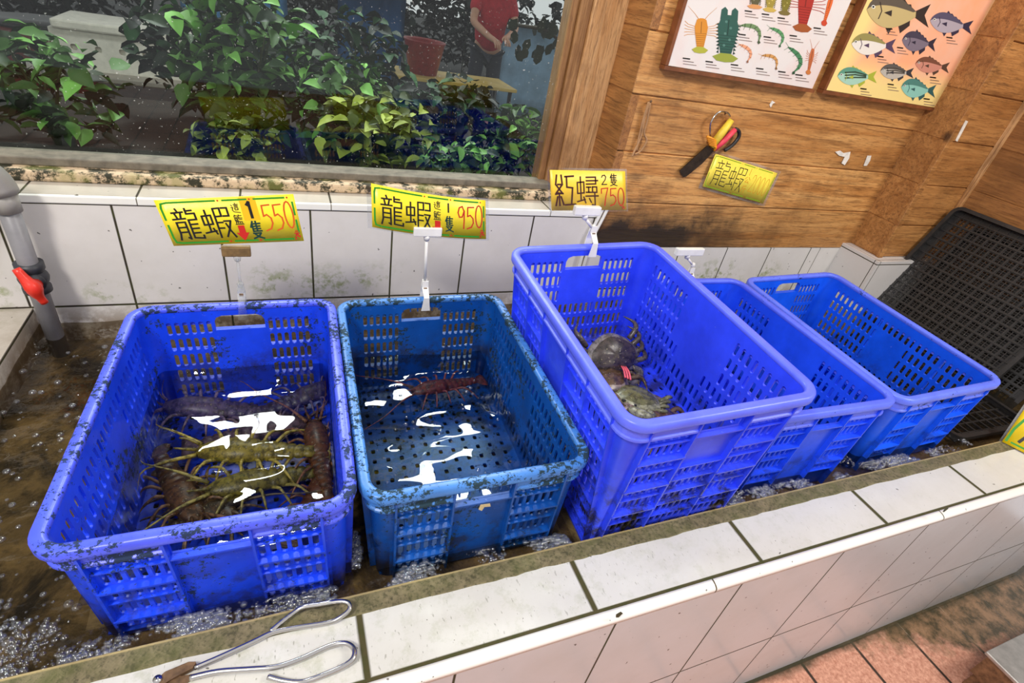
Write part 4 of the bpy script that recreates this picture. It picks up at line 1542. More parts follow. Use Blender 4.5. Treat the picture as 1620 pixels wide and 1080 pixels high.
FR = plain('poster_frame', rgb(122, 70, 36), 0.5, 0, 0.4, 20)
pp = Mat('shellfish_paper', rgb(226, 218, 210), 0.3)
pp.color(pp.mix(pp.ramp(pp.noise(pp.obj(), 5, 5), 0.45, 0.7), rgb(228, 222, 216), rgb(230, 204, 196)))
fp = Mat('fish_paper', rgb(248, 186, 140), 0.3)
x = fp.xyz()
w_ = fp.noise(fp.pos(), 7, 4)
bot = fp.ramp(fp.ma('ADD', x[2], fp.ma('MULTIPLY', w_, 0.06)), 0.83, 0.90, 1.0, 0.0)
lef = fp.ramp(fp.ma('ADD', x[0], fp.ma('MULTIPLY', w_, 0.05)), 2.13, 2.20, 1.0, 0.0)
rig = fp.ramp(fp.ma('ADD', x[0], fp.ma('MULTIPLY', w_, 0.05)), 2.64, 2.68)
k = fp.ma('MAXIMUM', bot, fp.ma('MAXIMUM', lef, rig))
fp.color(fp.mix(k, fp.mix(fp.ramp(w_, 0.4, 0.7), rgb(250, 176, 132), rgb(246, 190, 160)), rgb(246, 220, 142)))


def q3(px, py):
    return (px, -py)


def prints(root, items):
    """every picture on the sheet is a print of its own"""
    for nm, fn in items:
        pr = Print(lambda x, y, h: at(x, -y, Y=YP - h))
        fn(pr)
        pr.done(nm, root)


a_, b_ = at(1056, 106, Y=YP), at(1286, 138, Y=YP)
xl, xr_, zb = a_.x, b_.x, (a_.z + b_.z) / 2
p1 = poster('shellfish_poster', 'white poster with pictures of lobsters and shrimps, framed', [(xl, YP, 1.45), (xr_, YP, 1.45), (xr_, YP, zb), (xl, YP, zb)], pp.m, FR, lambda pr: None)
ORN, DGR = rgb(214, 140, 40), rgb(40, 88, 76)
YG = rgb(176, 176, 60)
cap = lambda x, y, w=.062: (lambda pr: captions(pr, *q3(x, y), w))
prints(p1, [
    ('lobster_picture', lambda pr: long_lobster(pr, q3(1109, 52), 58, 21, PI / 2 - .06, ORN, YG)),
    ('lobster_picture', lambda pr: long_lobster(pr, q3(1151, 55), 78, 33, PI / 2 - .10, DGR, rgb(150, 160, 60), False)),
    ('shrimp_picture', lambda pr: shrimp(pr, q3(1189, 47), 36, -.12, rgb(110, 140, 92))),
    ('shrimp_picture', lambda pr: shrimp(pr, q3(1230, 54), 30, -.45, rgb(90, 150, 96))),
    ('shrimp_picture', lambda pr: shrimp(pr, q3(1180, 80), 28, -.5, rgb(230, 160, 120))),
    ('shrimp_picture', lambda pr: shrimp(pr, q3(1219, 93), 28, -.12, rgb(206, 150, 84))),
    ('shrimp_picture', lambda pr: shrimp(pr, q3(1258, 91), 38, -.75, rgb(70, 130, 86))),
    ('lobster_picture', lambda pr: long_lobster(pr, q3(1283, 94), 44, 7, PI / 2 - .20, rgb(196, 108, 62), rgb(200, 120, 60))),
    ('lobster_picture', lambda pr: long_lobster(pr, q3(1274, 10), 74, 25, PI / 2 - .14, rgb(170, 44, 34), rgb(160, 84, 36))),
    ('lobster_picture', lambda pr: long_lobster(pr, q3(1311, 12), 54, 8, PI / 2 - .28, rgb(222, 104, 44), rgb(200, 70, 40), False)),
    ('lobster_picture', lambda pr: long_lobster(pr, q3(1196, -8), 40, 20, PI / 2 - .1, rgb(96, 92, 60), rgb(214, 150, 90), False)),
    ('lobster_picture', lambda pr: long_lobster(pr, q3(1220, -4), 42, 18, PI / 2 - .12, rgb(170, 150, 60), rgb(200, 170, 80), False)),
    ('lobster_picture', lambda pr: long_lobster(pr, q3(1244, 0), 44, 16, PI / 2 - .14, rgb(132, 122, 40), rgb(120, 104, 50), False)),
] + [('caption', lambda pr, q=q: captions(pr, *q3(*q), 21)) for q in ((1081, 92), (1117, 97), (1157, 102), (1197, 108), (1232, 113), (1259, 118), (1179, 17), (1206, 22), (1231, 28), (1288, 44), (1250, 56), (1169, 54), (1209, 58))])
a_, b_ = at(1306, 143, Y=YP), at(1484, 170, Y=YP)
xl, xr_, zb = a_.x, b_.x, (a_.z + b_.z) / 2
p2 = poster('fish_poster', 'salmon pink and yellow poster with eight pictures of sea fish', [(xl, YP, 1.45), (xr_, YP, 1.45), (xr_, YP, zb), (xl, YP, zb)], fp.m, FR, lambda pr: None)
prints(p2, [
    ('fish_picture', lambda pr: fish(pr, q3(1421, 20), 100, 52, -.10, rgb(196, 176, 120), rgb(92, 84, 72), rgb(48, 42, 40))),
    ('fish_picture', lambda pr: fish(pr, q3(1505, 38), 68, 31, -.16, rgb(176, 166, 176), rgb(84, 80, 104), rgb(46, 44, 70))),
    ('fish_picture', lambda pr: fish(pr, q3(1382, 71), 70, 33, -.06, rgb(232, 226, 214), rgb(150, 142, 84), rgb(84, 66, 92))),
    ('fish_picture', lambda pr: fish(pr, q3(1454, 67), 54, 31, -.14, rgb(122, 112, 126), rgb(66, 62, 80), rgb(44, 42, 60))),
    ('fish_picture', lambda pr: fish(pr, q3(1475, 104), 54, 24, -.12, rgb(206, 140, 120), rgb(120, 76, 58), rgb(82, 62, 50))),
    ('fish_picture', lambda pr: fish(pr, q3(1356, 121), 62, 27, -.02, rgb(166, 208, 186), rgb(92, 152, 128), rgb(170, 180, 60), rgb(46, 72, 56))),
    ('fish_picture', lambda pr: fish(pr, q3(1419, 114), 53, 23, -.06, rgb(186, 180, 168), rgb(90, 88, 84), rgb(52, 56, 62), rgb(70, 66, 60))),
    ('fish_picture', lambda pr: fish(pr, q3(1453, 141), 55, 29, -.12, rgb(140, 200, 184), rgb(76, 132, 122), rgb(40, 92, 92))),
] + [('caption', lambda pr, q=q: captions(pr, *q3(*q), 17)) for q in ((1403, 45), (1498, 59), (1389, 89), (1420, 75), (1362, 140), (1405, 133), (1472, 122), (1462, 156))])

# ================================================================== things hanging on the planks
YW = D - 0.004
root = thing('scissors', 'old scissors with taped yellow and pink handles hanging on the planks', 'scissors', at(1120, 235, Y=YW))


def wpt(px, py, off=0.0): return at(px, py, Y=YW - off)


bm = bmesh.new()
prism(bm, [wpt(*p) for p in ((1122, 232), (1130, 240), (1102, 262), (1083, 280), (1079, 273))], 0.005, (0, -1, 0))
b1_ = link('blade', bm, RUST, root)
bm = bmesh.new()
prism(bm, [wpt(p[0], p[1], .006) for p in ((1118, 230), (1128, 238), (1110, 258), (1088, 276), (1080, 280), (1074, 270))], 0.004, (0, -1, 0))
link('blade', bm, plain('dark_blade', rgb(60, 48, 36), 0.4, 0.5, 0.4, 60), root)
bm = bmesh.new()
tube(bm, [wpt(1125, 232, .01), wpt(1142, 210, .012), wpt(1157, 190, .01)], [.012, .013, .010], 10)
h = link('handle', bm, plain('yellow_tape', rgb(232, 200, 60), 0.5), root, True)
h['label'] = 'handle wrapped in yellow tape'
bm = bmesh.new()
tube(bm, [wpt(1129, 236, .01), wpt(1146, 222, .014), wpt(1163, 205, .012)], [.010, .010, .008], 10)
h = link('handle', bm, plain('pink_tape', rgb(224, 66, 84), 0.5), root, True)
h['label'] = 'handle wrapped in pink tape'
bm = bmesh.new()
tube(bm, smooth_path([wpt(1163, 204, .012), wpt(1169, 208, .012), wpt(1168, 218, .012), wpt(1158, 230, .012), wpt(1146, 238, .012)], 4), .006, 8)
h = link('finger_loop', bm, BLACK, root, True)
h['label'] = 'black finger loop'
bm = bmesh.new()
tube(bm, smooth_path([wpt(1124, 222, .008), wpt(1124, 196, .014), wpt(1136, 178, .014), wpt(1150, 178, .01), wpt(1155, 184, .008)], 5), .0028, 8)
h = link('finger_loop', bm, STEEL, root, True)
h['label'] = 'bare wire finger loop'
bm = bmesh.new()
for q in range(5):
    tube(bm, smooth_path([wpt(1118 + q, 216 + 3 * q, .016), wpt(1128 + q, 220 + 3 * q, .022), wpt(1134 - q, 226 + 3 * q, .014)], 3), .004, 7)
h = link('tape_wrap', bm, plain('orange_tape', rgb(240, 150, 30), 0.5), root, True)
h['label'] = 'orange tape around the pivot'
bm = bmesh.new()
tube(bm, [wpt(1147, 180, 0), wpt(1149, 178, .028)], .003, 8)
tag(link('nail', bm, RUST, None, True), 'nail holding the taped scissors on the planks', 'nail')

root = thing('hanging_twine', 'loop of faded cord hanging from a nail beside the window beam', 'cord', at(1028, 160, Y=YW))
bm = bmesh.new()
tube(bm, smooth_path([wpt(1028, 161, .012), wpt(1020, 185, .006), wpt(1014, 215, .005), wpt(1003, 240, .006), wpt(1000, 247, .006)], 5), .0032, 8)
tube(bm, smooth_path([wpt(1029, 161, .012), wpt(1024, 190, .006), wpt(1019, 210, .006), wpt(1023, 222, .006), wpt(1014, 238, .006), wpt(1004, 244, .006)], 5), .0028, 8)
tube(bm, smooth_path([wpt(1026, 161, .012), wpt(1017, 190, .006), wpt(1010, 220, .006), wpt(1007, 238, .006)], 5), .0026, 8)
link('cord_loop', bm, plain('cord', rgb(176, 134, 92), 0.8), root, True)
bm = bmesh.new()
tube(bm, [wpt(1029, 161, -.003), wpt(1030, 160, .018)], .0035, 8)
link('cord_nail', bm, RUST, root, True)

# paint scraps left on the planks
WP_ = plain('white_paint', rgb(232, 226, 214), 0.6)
for k, (lab, pts) in enumerate((
        ('larger white paint scrap on the planks below the posters', [(1321, 240), (1329, 238), (1334, 242), (1345, 240), (1343, 250), (1336, 261), (1331, 258), (1336, 248), (1327, 246)]),
        ('smaller white paint scrap on the planks right of the larger one', [(1366, 262), (1372, 246), (1378, 246), (1376, 254), (1371, 262)]),
        ('tiny white paint scrap on the plank under the white poster', [(1217, 166), (1221, 159), (1226, 162), (1222, 164), (1219, 170)]))):
    bm = bmesh.new()
    prism(bm, [at(p[0], p[1], Y=D - .0005) for p in pts], 0.0015, (0, -1, 0))
    tag(link('paint_scrap', bm, WP_), lab, 'paint mark')
bm = bmesh.new()
prism(bm, [at(p[0], p[1], Y=0.776) for p in ((1527, 190), (1531, 192), (1514, 224), (1511, 222))], 0.0015, (0, -1, 0))
tag(link('paint_scrap', bm, WP_), 'long white paint streak on the corner post', 'paint mark')

# ================================================================== pipe with valve
PX, PY = -0.104, 0.852
GREY = plain('grey_pvc', rgb(132, 130, 132), 0.4, 0, 0.12, 20)
root = thing('water_pipe', 'grey plastic water pipe with red tap handle in the left corner', 'pipe', (PX, PY, BED))
bm = bmesh.new()
tube(bm, [(PX, PY, BED), (PX, PY, .36)], .0185, 20)
link('upright_pipe', bm, GREY, root, True)
bm = bmesh.new()
tube(bm, [(PX, PY, .30), (PX, PY, .34)], .0235, 20)
arc = [(PX - .045 * (1 - math.cos(a)), PY - .03 * (1 - math.cos(a)), .34 + .06 * math.sin(a)) for a in [PI / 2 * k / 8 for k in range(9)]]
tube(bm, arc, .029, 20)
tube(bm, [arc[-1], (PX - .075, PY - .05, .401)], .032, 20)
link('elbow', bm, plain('elbow_pvc', rgb(150, 146, 140), 0.4, 0, 0.15, 14), root, True)
bm = bmesh.new()
tube(bm, [(PX - .07, PY - .047, .40), (PX - .6, PY - .42, .40)], .0235, 20)
link('feed_pipe', bm, GREY, root, True)
bm = bmesh.new()
tube(bm, [(PX, PY, .108), (PX, PY, .120), (PX, PY, .124), (PX, PY, .160), (PX, PY, .164), (PX, PY, .180)], [.027, .027, .023, .023, .027, .027], 20)
tube(bm, [(PX, PY, .142), (PX + .012, PY - .034, .142)], .019, 16)
ellipsoid(bm, (PX, PY, .142), (.029, .029, .026))
v = link('valve_body', bm, plain('dark_grey_valve', rgb(52, 54, 60), 0.45), root, True)
bm = bmesh.new()
tube(bm, smooth_path([(PX - .008, PY - .042, .186), (PX + .004, PY - .046, .158), (PX + .012, PY - .048, .142), (PX + .014, PY - .046, .124), (PX + .020, PY - .042, .100)], 3), [.008, .009, .010, .012, .014, .016, .016, .016, .014, .012, .009, .008, .008], 12)
tube(bm, [(PX + .010, PY - .030, .142), (PX + .013, PY - .052, .142)], .015, 14)
h = link('tap_handle', bm, plain('red_plastic', rgb(226, 52, 36), 0.35, 0, 0.08), root, True)
h['label'] = 'red tap handle'

# two white cables in the corner beside the dark planks
root = thing('white_cable', 'pair of white cables in the corner behind the 750 price sign', 'cable', (1.345, 0.895, 0.10))
for dx in (0.0, 0.017):
    bm = bmesh.new()
    tube(bm, smooth_path([(1.372 + dx, 0.900, .335), (1.362 + dx, 0.898, .30), (1.345 + dx, 0.896, .24), (1.338 + dx, 0.896, .17), (1.336 + dx, 0.897, .05), (1.336 + dx, 0.897, BED)], 4), .0055, 10)
    link('cable_run', bm, WHITE_PLASTIC, root, True)
# fallen leaves on the edge strip
LF = plain('wilted_leaf', rgb(62, 66, 40), 0.6)
for lab, px, py in (('tiny wilted leaf on the white edge strip below the second rim tile', 978, 972), ('tiny green leaf on the white edge strip further right', 1495, 806)):
    c = at(px, py, Y=-0.1585)
    bm = bmesh.new()
    prism(bm, [c + Vector(q) for q in ((-.006, 0, .004), (.002, 0, .009), (.008, 0, .002), (.003, 0, -.008), (-.003, 0, -.006))], .0012, (0, -1, 0))
    tag(link('fallen_leaf', bm, LF), lab, 'leaf')
# scrap of tape on the front of the teal crate
bm = bmesh.new()
prism(bm, [at(px, py, Y=0.0345) for px, py in ((757, 805), (760, 798), (775, 796), (776, 800), (766, 801), (762, 807))], .0012, (0, -1, 0))
bm.transform(c2.matrix_basis.inverted())
o = link('tape_scrap', bm, plain('beige_tape', rgb(206, 184, 140), 0.7), c2, local=False)
o['label'] = 'beige scrap of tape'

# ================================================================== tongs on the rim
root = thing('tongs', 'steel tongs with bent rod handles lying on the rim tiles', 'tongs', at(300, 1066, Z=0.004))
R_ = 0.0036
tz = lambda px, py, z=.008: at(px, py, Z=z)
bm = bmesh.new()
tube(bm, smooth_path([tz(308, 1056, .007), tz(350, 1038), tz(400, 1015), tz(432, 1000), tz(470, 992), tz(520, 984), tz(540, 975, .012), tz(553, 963, .016), tz(550, 953, .018), tz(535, 951, .018), tz(505, 956, .016), tz(480, 960, .015), tz(466, 968, .012), tz(445, 984, .010), tz(428, 998, .009)], 5), R_, 12)
link('handle', bm, STEEL, root, True)
bm = bmesh.new()
tube(bm, smooth_path([tz(300, 1072, .007), tz(345, 1062), tz(400, 1058), tz(440, 1054), tz(480, 1040), tz(520, 1022), tz(545, 1017, .010), tz(560, 1026, .012), tz(558, 1042, .012), tz(540, 1055, .010), tz(510, 1068, .008), tz(488, 1076, .006), tz(470, 1079, .006), tz(445, 1076, .006), tz(424, 1070, .006)], 5), R_ + .0004, 12)
link('handle', bm, STEEL, root, True)
bm = bmesh.new()
prism(bm, [tz(*p, .003) for p in ((312, 1050), (306, 1060), (268, 1080), (245, 1096), (236, 1092), (262, 1066), (300, 1050))], .008, (0, 0, 1))
bevel(bm, .001, 1)
link('jaw', bm, RUST, root)
bm = bmesh.new()
prism(bm, [tz(*p, .001) for p in ((308, 1068), (300, 1078), (262, 1100), (240, 1104), (242, 1086), (262, 1076))], .005, (0, 0, 1))
link('jaw', bm, RUST, root)
bm = bmesh.new()
pv = tz(250, 1076, .009)
tube(bm, [pv, pv + Vector((0, 0, .005))], .0055, 14)
link('pivot_rivet', bm, STEEL, root, True)


# ================================================================== black trays
def tray(label, M, lx, ly, depth):
    """shallow mesh tray, local x, y in its plane, open towards +z"""
    root = thing('mesh_tray', label, 'tray', M.translation, 'black mesh trays')
    root.rotation_euler = M.to_euler()
    hx, hy = lx / 2, ly / 2
    bm = bmesh.new()
    sweep(bm, hx, hy, 0.035, [(0, 0), (0, -.004), (.004, -.006), (.004, -depth), (.008, -depth), (.010, -.006), (.014, -.003), (.014, 0)])
    link('rim', bm, BLACK, root, False, local=False)
    # mesh floor: cells of six small holes between ribs
    bm = bmesh.new()
    holes = []
    px_, py_ = .0345, .0345
    nx, ny = int((lx - .05) / px_), int((ly - .05) / py_)
    for i in range(nx):
        for j in range(ny):
            cx, cy = (i - (nx - 1) / 2) * px_, (j - (ny - 1) / 2) * py_
            for a in (-.0085, .0, .0085):
                for b in (-.0068, .0068):
                    holes.append((cx + a - .0034, cx + a + .0034, cy + b - .0052, cy + b + .0052))
    panel(bm, lambda u, v, w: (u, v, -depth + w), -hx + .007, hx - .007, -hy + .007, hy - .007, holes, .002, 0)
    link('mesh_floor', bm, BLACK, root, False, local=False)
    bm = bmesh.new()
    for i in range(nx + 1):
        cx = (i - nx / 2) * px_
        box(bm, (cx - .0028, -hy + .01, -depth + .001), (cx + .0028, hy - .01, -depth + .006))
    for j in range(ny + 1):
        cy = (j - ny / 2) * py_
        box(bm, (-hx + .01, cy - .0026, -depth + .001), (hx - .01, cy + .0026, -depth + .005))
    link('mesh_ribs', bm, BLACK, root, False, local=False)
    return root


top = Vector((2.895, 0.0, 0.450))
bot_ = Vector((2.632, 0.0, BED + .006))
ax = (bot_ - top)
tl = ax.length
ax.normalize()
ay = Vector((0, 1, 0))
az = ax.cross(ay)
if az.x > 0: az = -az; 
Mt = Matrix((ax, -ay if ax.cross(ay).x > 0 else ay, az)).transposed().to_4x4()
mid = (top + bot_) / 2 + Vector((0, 0.487, 0))
Mt.translation = mid
tray('large black mesh tray leaning against the right wall', Mt, tl, 0.55, 0.03)
M1 = Mt.copy()
M1.translation = mid + Vector((0.032, -0.085, -0.028))  # added tray, darkens what shows through the leaning tray's mesh
tray('second black mesh tray added behind the leaning one to darken its holes', M1, tl - 0.05, 0.55, 0.018)
M2 = Matrix.Translation((2.405, 0.30, 0.004)) @ Matrix.Rotation(-.03, 4, 'Z') @ Matrix.Rotation(.015, 4, 'X')
tray('black mesh tray lying flat in the water beside the last blue crate', M2, 0.38, 0.54, 0.022)

# stainless stand at the lower right
cc = at(1560, 1030, Z=-0.50)
root = thing('steel_stand', 'low stainless steel stand on the floor at the lower right corner', 'stand', (cc.x + .25, cc.y - .2, FLOOR))
bm = bmesh.new()
box(bm, (cc.x, cc.y - .45, -.512), (cc.x + .55, cc.y, -.500))
bevel(bm, .003)
link('top', bm, plain('worn_steel', rgb(176, 172, 166), 0.35, 0.6, 0.2, 30), root)
for sx in (.02, .49):
    for sy in (-.43, -.06):
        bm = bmesh.new()
        box(bm, (cc.x + sx, cc.y + sy, FLOOR), (cc.x + sx + .04, cc.y + sy + .04, -.512))
        bevel(bm, .003)
        link('leg', bm, RUST, root)
bm = bmesh.new()
box(bm, (cc.x + .01, cc.y - .44, -.60), (cc.x + .54, cc.y - .01, -.5125))
link('apron', bm, RUST, root)

# ================================================================== beyond the glass
LEAF = {}


def leaf_mat(name, c1, c2):
    m = Mat(name, c1, 0.55, 0.0, 0.25)
    a = m.n('ShaderNodeAttribute', attribute_name='Col')
    s = m.n('ShaderNodeSeparateColor')
    m.put(s.inputs[0], a.outputs['Color'])
    m.color(m.mix(s.outputs[0], c1, c2))
    return m.m


GA = leaf_mat('leaf_green', rgb(8, 26, 13), rgb(132, 190, 92))
GB = leaf_mat('leaf_yellow_green', rgb(40, 56, 16), rgb(176, 190, 84))
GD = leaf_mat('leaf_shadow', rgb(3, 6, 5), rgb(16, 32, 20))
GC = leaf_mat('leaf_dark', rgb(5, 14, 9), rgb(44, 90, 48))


def shrub(name, label, base, hgt, spread, n, ls, mat, seed, group='plants behind the window glass'):
    rd = random.Random(seed)
    base = Vector(base)
    root = thing(name, label, 'plant', base, group)
    bm = bmesh.new()
    for k in range(6):
        a = rd.uniform(0, 2 * PI)
        e = base + Vector((math.cos(a) * spread * .5, math.sin(a) * spread * .4, hgt * rd.uniform(.6, .9)))
        tube(bm, smooth_path([base, base.lerp(e, .5) + Vector((0, 0, hgt * .1)), e], 3), [.007, .006, .005, .004, .003, .003, .002], 6)
    link('stems', bm, plain(name + '_stem', rgb(62, 70, 34), 0.7), root, True)
    bm = bmesh.new()
    lay = bm.loops.layers.float_color.new('Col')
    for k in range(int(n * 1.5)):
        while True:
            q = Vector((rd.uniform(-1, 1), rd.uniform(-1, 1), rd.uniform(-.9, 1)))
            if q.length < 1: break
        p = base + Vector((q.x * spread, q.y * spread * .7, hgt * (.55 + .5 * q.z)))
        l = ls * rd.uniform(.5, 1.15)
        w = l * rd.uniform(.22, .36)
        R = Euler((rd.uniform(-.9, .5), rd.uniform(-.7, .7), rd.uniform(0, 2 * PI))).to_matrix()
        pts = [(0, 0, 0), (w * .75, l * .18, .10 * l), (w, l * .42, .13 * l), (w * .62, l * .75, .04 * l), (0, l, -.16 * l), (-w * .62, l * .75, .04 * l), (-w, l * .42, .13 * l), (-w * .75, l * .18, .10 * l), (0, l * .5, 0.0)]
        v = [bm.verts.new(p + R @ Vector(t)) for t in pts]
        c = rd.random() ** 2
        for f in [bm.faces.new(q_) for q_ in ((v[0], v[1], v[2], v[8]), (v[8], v[2], v[3], v[4]), (v[8], v[4], v[5], v[6]), (v[0], v[8], v[6], v[7]))]:
            for e in f.loops: e[lay] = (c, c, c, 1)
    link('foliage', bm, mat, root, True, recalc=False)
    return root


Gz = 0.27
for nm, lab, (px, py), Yp, hh, sprd, n_, ls_, mt in (
        ('leafy_shrub', 'broad green shrub at the far left behind the window', (70, 150), 1.42, .30, .20, 150, .07, GA),
        ('leafy_shrub', 'bright green climbing shrub in the middle of the window', (390, 110), 1.55, .46, .22, 330, .075, GA),
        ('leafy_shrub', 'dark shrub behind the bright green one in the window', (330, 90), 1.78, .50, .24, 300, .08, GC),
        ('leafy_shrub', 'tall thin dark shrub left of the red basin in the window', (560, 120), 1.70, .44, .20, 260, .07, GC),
        ('leafy_shrub', 'yellow green bush low in the middle of the window', (600, 190), 1.35, .24, .20, 260, .065, GB),
        ('leafy_shrub', 'fresh green bush right of centre in the window', (545, 165), 1.45, .32, .17, 220, .065, GA),
        ('leafy_shrub', 'small yellowish plant near the left of the window', (370, 215), 1.30, .15, .12, 120, .05, GB),
        ('leafy_shrub', 'dark bush before the yellow board in the window', (720, 180), 1.45, .30, .18, 220, .065, GC),
        ('leafy_shrub', 'green bush beside the right window frame', (820, 190), 1.32, .26, .12, 170, .06, GA),
        ('leafy_shrub', 'low green plant at the bottom right of the window', (730, 235), 1.22, .15, .16, 160, .05, GA)):
    v = at(px, py, Y=Yp)
    shrub(nm, lab, (v.x, Yp, Gz), hh, sprd, n_, ls_, mt, len(lab) * 7 + px)
# broad leaves hanging at the upper right of the pane
root = thing('hanging_branch', 'dark branch with oval leaves against the pale car park in the window', 'branch', (1.20, 1.55, Gz), 'plants behind the window glass')
bm = bmesh.new()
lay = bm.loops.layers.float_color.new('Col')
for i in range(26):
    px, py = rnd.uniform(800, 888), rnd.uniform(45, 105)
    p = at(px, py, Y=1.5 + rnd.uniform(-.05, .05))
    R = Euler((PI / 2 + rnd.uniform(-.4, .4), rnd.uniform(-.9, .9), rnd.uniform(-.4, .4))).to_matrix()
    l = .045
    v = [bm.verts.new(p + R @ Vector(t)) for t in ((0, 0, 0), (.014, .012, 0), (.014, .03, 0), (0, l, 0), (-.014, .03, 0), (-.014, .012, 0))]
    f = bm.faces.new(v)
    for e in f.loops: e[lay] = (.1, .1, .1, 1)
link('foliage', bm, GC, root)
bm = bmesh.new()
tube(bm, smooth_path([Vector((1.20, 1.55, Gz)), at(905, 150, Y=1.53), at(880, 60, Y=1.5), at(820, 40, Y=1.5)], 4), .006, 6)
link('stems', bm, plain('branch_bark', rgb(40, 34, 24), 0.8), root, True)


def table(label, px, py, w, d, zt, top_mat):
    c = at(px, py, Z=zt)
    root = thing('market_table', label, 'table', (c.x, c.y, FLOOR), 'market tables outside the window')
    bm = bmesh.new()
    box(bm, (c.x - w / 2, c.y - d / 2, zt - .03), (c.x + w / 2, c.y + d / 2, zt))
    bevel(bm, .006)
    link('tabletop', bm, top_mat, root)
    for sx in (-1, 1):
        for sy in (-1, 1):
            bm = bmesh.new()
            tube(bm, [(c.x + sx * (w / 2 - .05), c.y + sy * (d / 2 - .05), FLOOR), (c.x + sx * (w / 2 - .05), c.y + sy * (d / 2 - .05), zt - .03)], .02, 10)
            link('leg', bm, BLACK, root, True)
    return c


tc = table('pale yellow topped table with a red basin outside the window', 716, 122, 1.15, .55, .05, plain('yellow_board', rgb(214, 186, 104), 0.5, 0, 0.2, 8))
b = at(664, 112, Z=.05)
root = thing('red_basin', 'dark red basin standing on the yellow table outside', 'basin', (b.x, tc.y, .05))
bm = bmesh.new()
pr_ = [(.0, 0.002), (.13, 0.0), (.185, .26), (.195, .27), (.19, .28), (.175, .265), (.125, .02), (0, .02)]
rings = [[bm.verts.new((b.x + r * math.cos(2 * PI * k / 24), tc.y + r * math.sin(2 * PI * k / 24), .05 + z)) for k in range(24)] for r, z in pr_[1:-1]]
for i in range(len(rings) - 1):
    for k in range(24): bm.faces.new((rings[i][k], rings[i][(k + 1) % 24], rings[i + 1][(k + 1) % 24], rings[i + 1][k]))
bm.faces.new(rings[0])
bm.faces.new(rings[-1][::-1])
link('bowl', bm, plain('red_basin', rgb(150, 34, 34), 0.4), root, True)
# polystyrene boxes at the left
tl_ = table('grey topped table carrying white boxes outside the window', 215, 110, 1.0, .6, .08, plain('grey_board', rgb(140, 136, 128), 0.6, 0, 0.2, 8))
FOAM = plain('polystyrene', rgb(214, 208, 196), 0.7, 0, 0.12, 30)
for lab, dx, dz, w, dd, hh in (('larger white polystyrene fish box with vent holes outside the window', -.02, 0, .62, .36, .20), ('white box lid lying on the polystyrene fish box', .02, .20, .66, .40, .045)):
    root = thing('foam_box', lab, 'box', (tl_.x + dx, tl_.y, .08 + dz))
    bm = bmesh.new()
    x0, y0, z0 = tl_.x + dx - w / 2, tl_.y - dd / 2, .08 + dz
    if hh > .1:
        hl = []
        for i in range(5):
            hl.append((x0 + .08 + i * .11, x0 + .11 + i * .11, z0 + .10, z0 + .13))
        panel(bm, lambda u, v, t_: (u, y0 + t_, v), x0, x0 + w, z0, z0 + hh, hl, .025, .3)
        box(bm, (x0, y0 + .025, z0), (x0 + w, y0 + .03, z0 + hh))
        box(bm, (x0, y0 + .03, z0), (x0 + .025, y0 + dd, z0 + hh))
        box(bm, (x0 + w - .025, y0 + .03, z0), (x0 + w, y0 + dd, z0 + hh))
        box(bm, (x0 + .025, y0 + dd - .025, z0), (x0 + w - .025, y0 + dd, z0 + hh))
        box(bm, (x0 + .025, y0 + .03, z0), (x0 + w - .025, y0 + dd - .025, z0 + .025))
    else:
        box(bm, (x0, y0, z0), (x0 + w, y0 + dd, z0 + hh))
        bevel(bm, .01)
    link('body' if hh > .1 else 'lid', bm, FOAM, root)
# dark red barrel at far left
b = at(75, 98, Z=-.2)
root = thing('red_barrel', 'dull red barrel at the far left outside the window', 'barrel', (b.x, b.y, FLOOR))
bm = bmesh.new()
tube(bm, [(b.x, b.y, FLOOR), (b.x, b.y, FLOOR + .02), (b.x, b.y, -.3), (b.x, b.y, -.28), (b.x, b.y, .02), (b.x, b.y, .05)], [.26, .28, .29, .30, .29, .28], 24)
link('drum', bm, plain('dull_red', rgb(112, 44, 36), 0.5), root, True)
bm = bmesh.new()
tube(bm, [(b.x, b.y, .05), (b.x, b.y, .08)], [.295, .295], 24)
link('lid', bm, BLACK, root, True)


# person in a red shirt reaching over the table
def skinned(name, pts, edges, mat, parent, sub=2):
    """limbs grown round a joint skeleton: pts = (co, radius)"""
    me = bpy.data.meshes.new(name)
    me.from_pydata([Vector(p) - parent.location for p, _ in pts], edges, [])
    o = bpy.data.objects.new(name, me)
    COL.objects.link(o)
    o.parent = parent
    m = o.modifiers.new('skin', 'SKIN')
    for i, (_, r) in enumerate(pts):
        d = me.skin_vertices[0].data[i]
        d.radius = r if isinstance(r, tuple) else (r, r)
        d.use_root = i == 0
    m.use_smooth_shade = True
    s = o.modifiers.new('sub', 'SUBSURF')
    s.levels = s.render_levels = sub
    me.materials.append(mat)
    return o


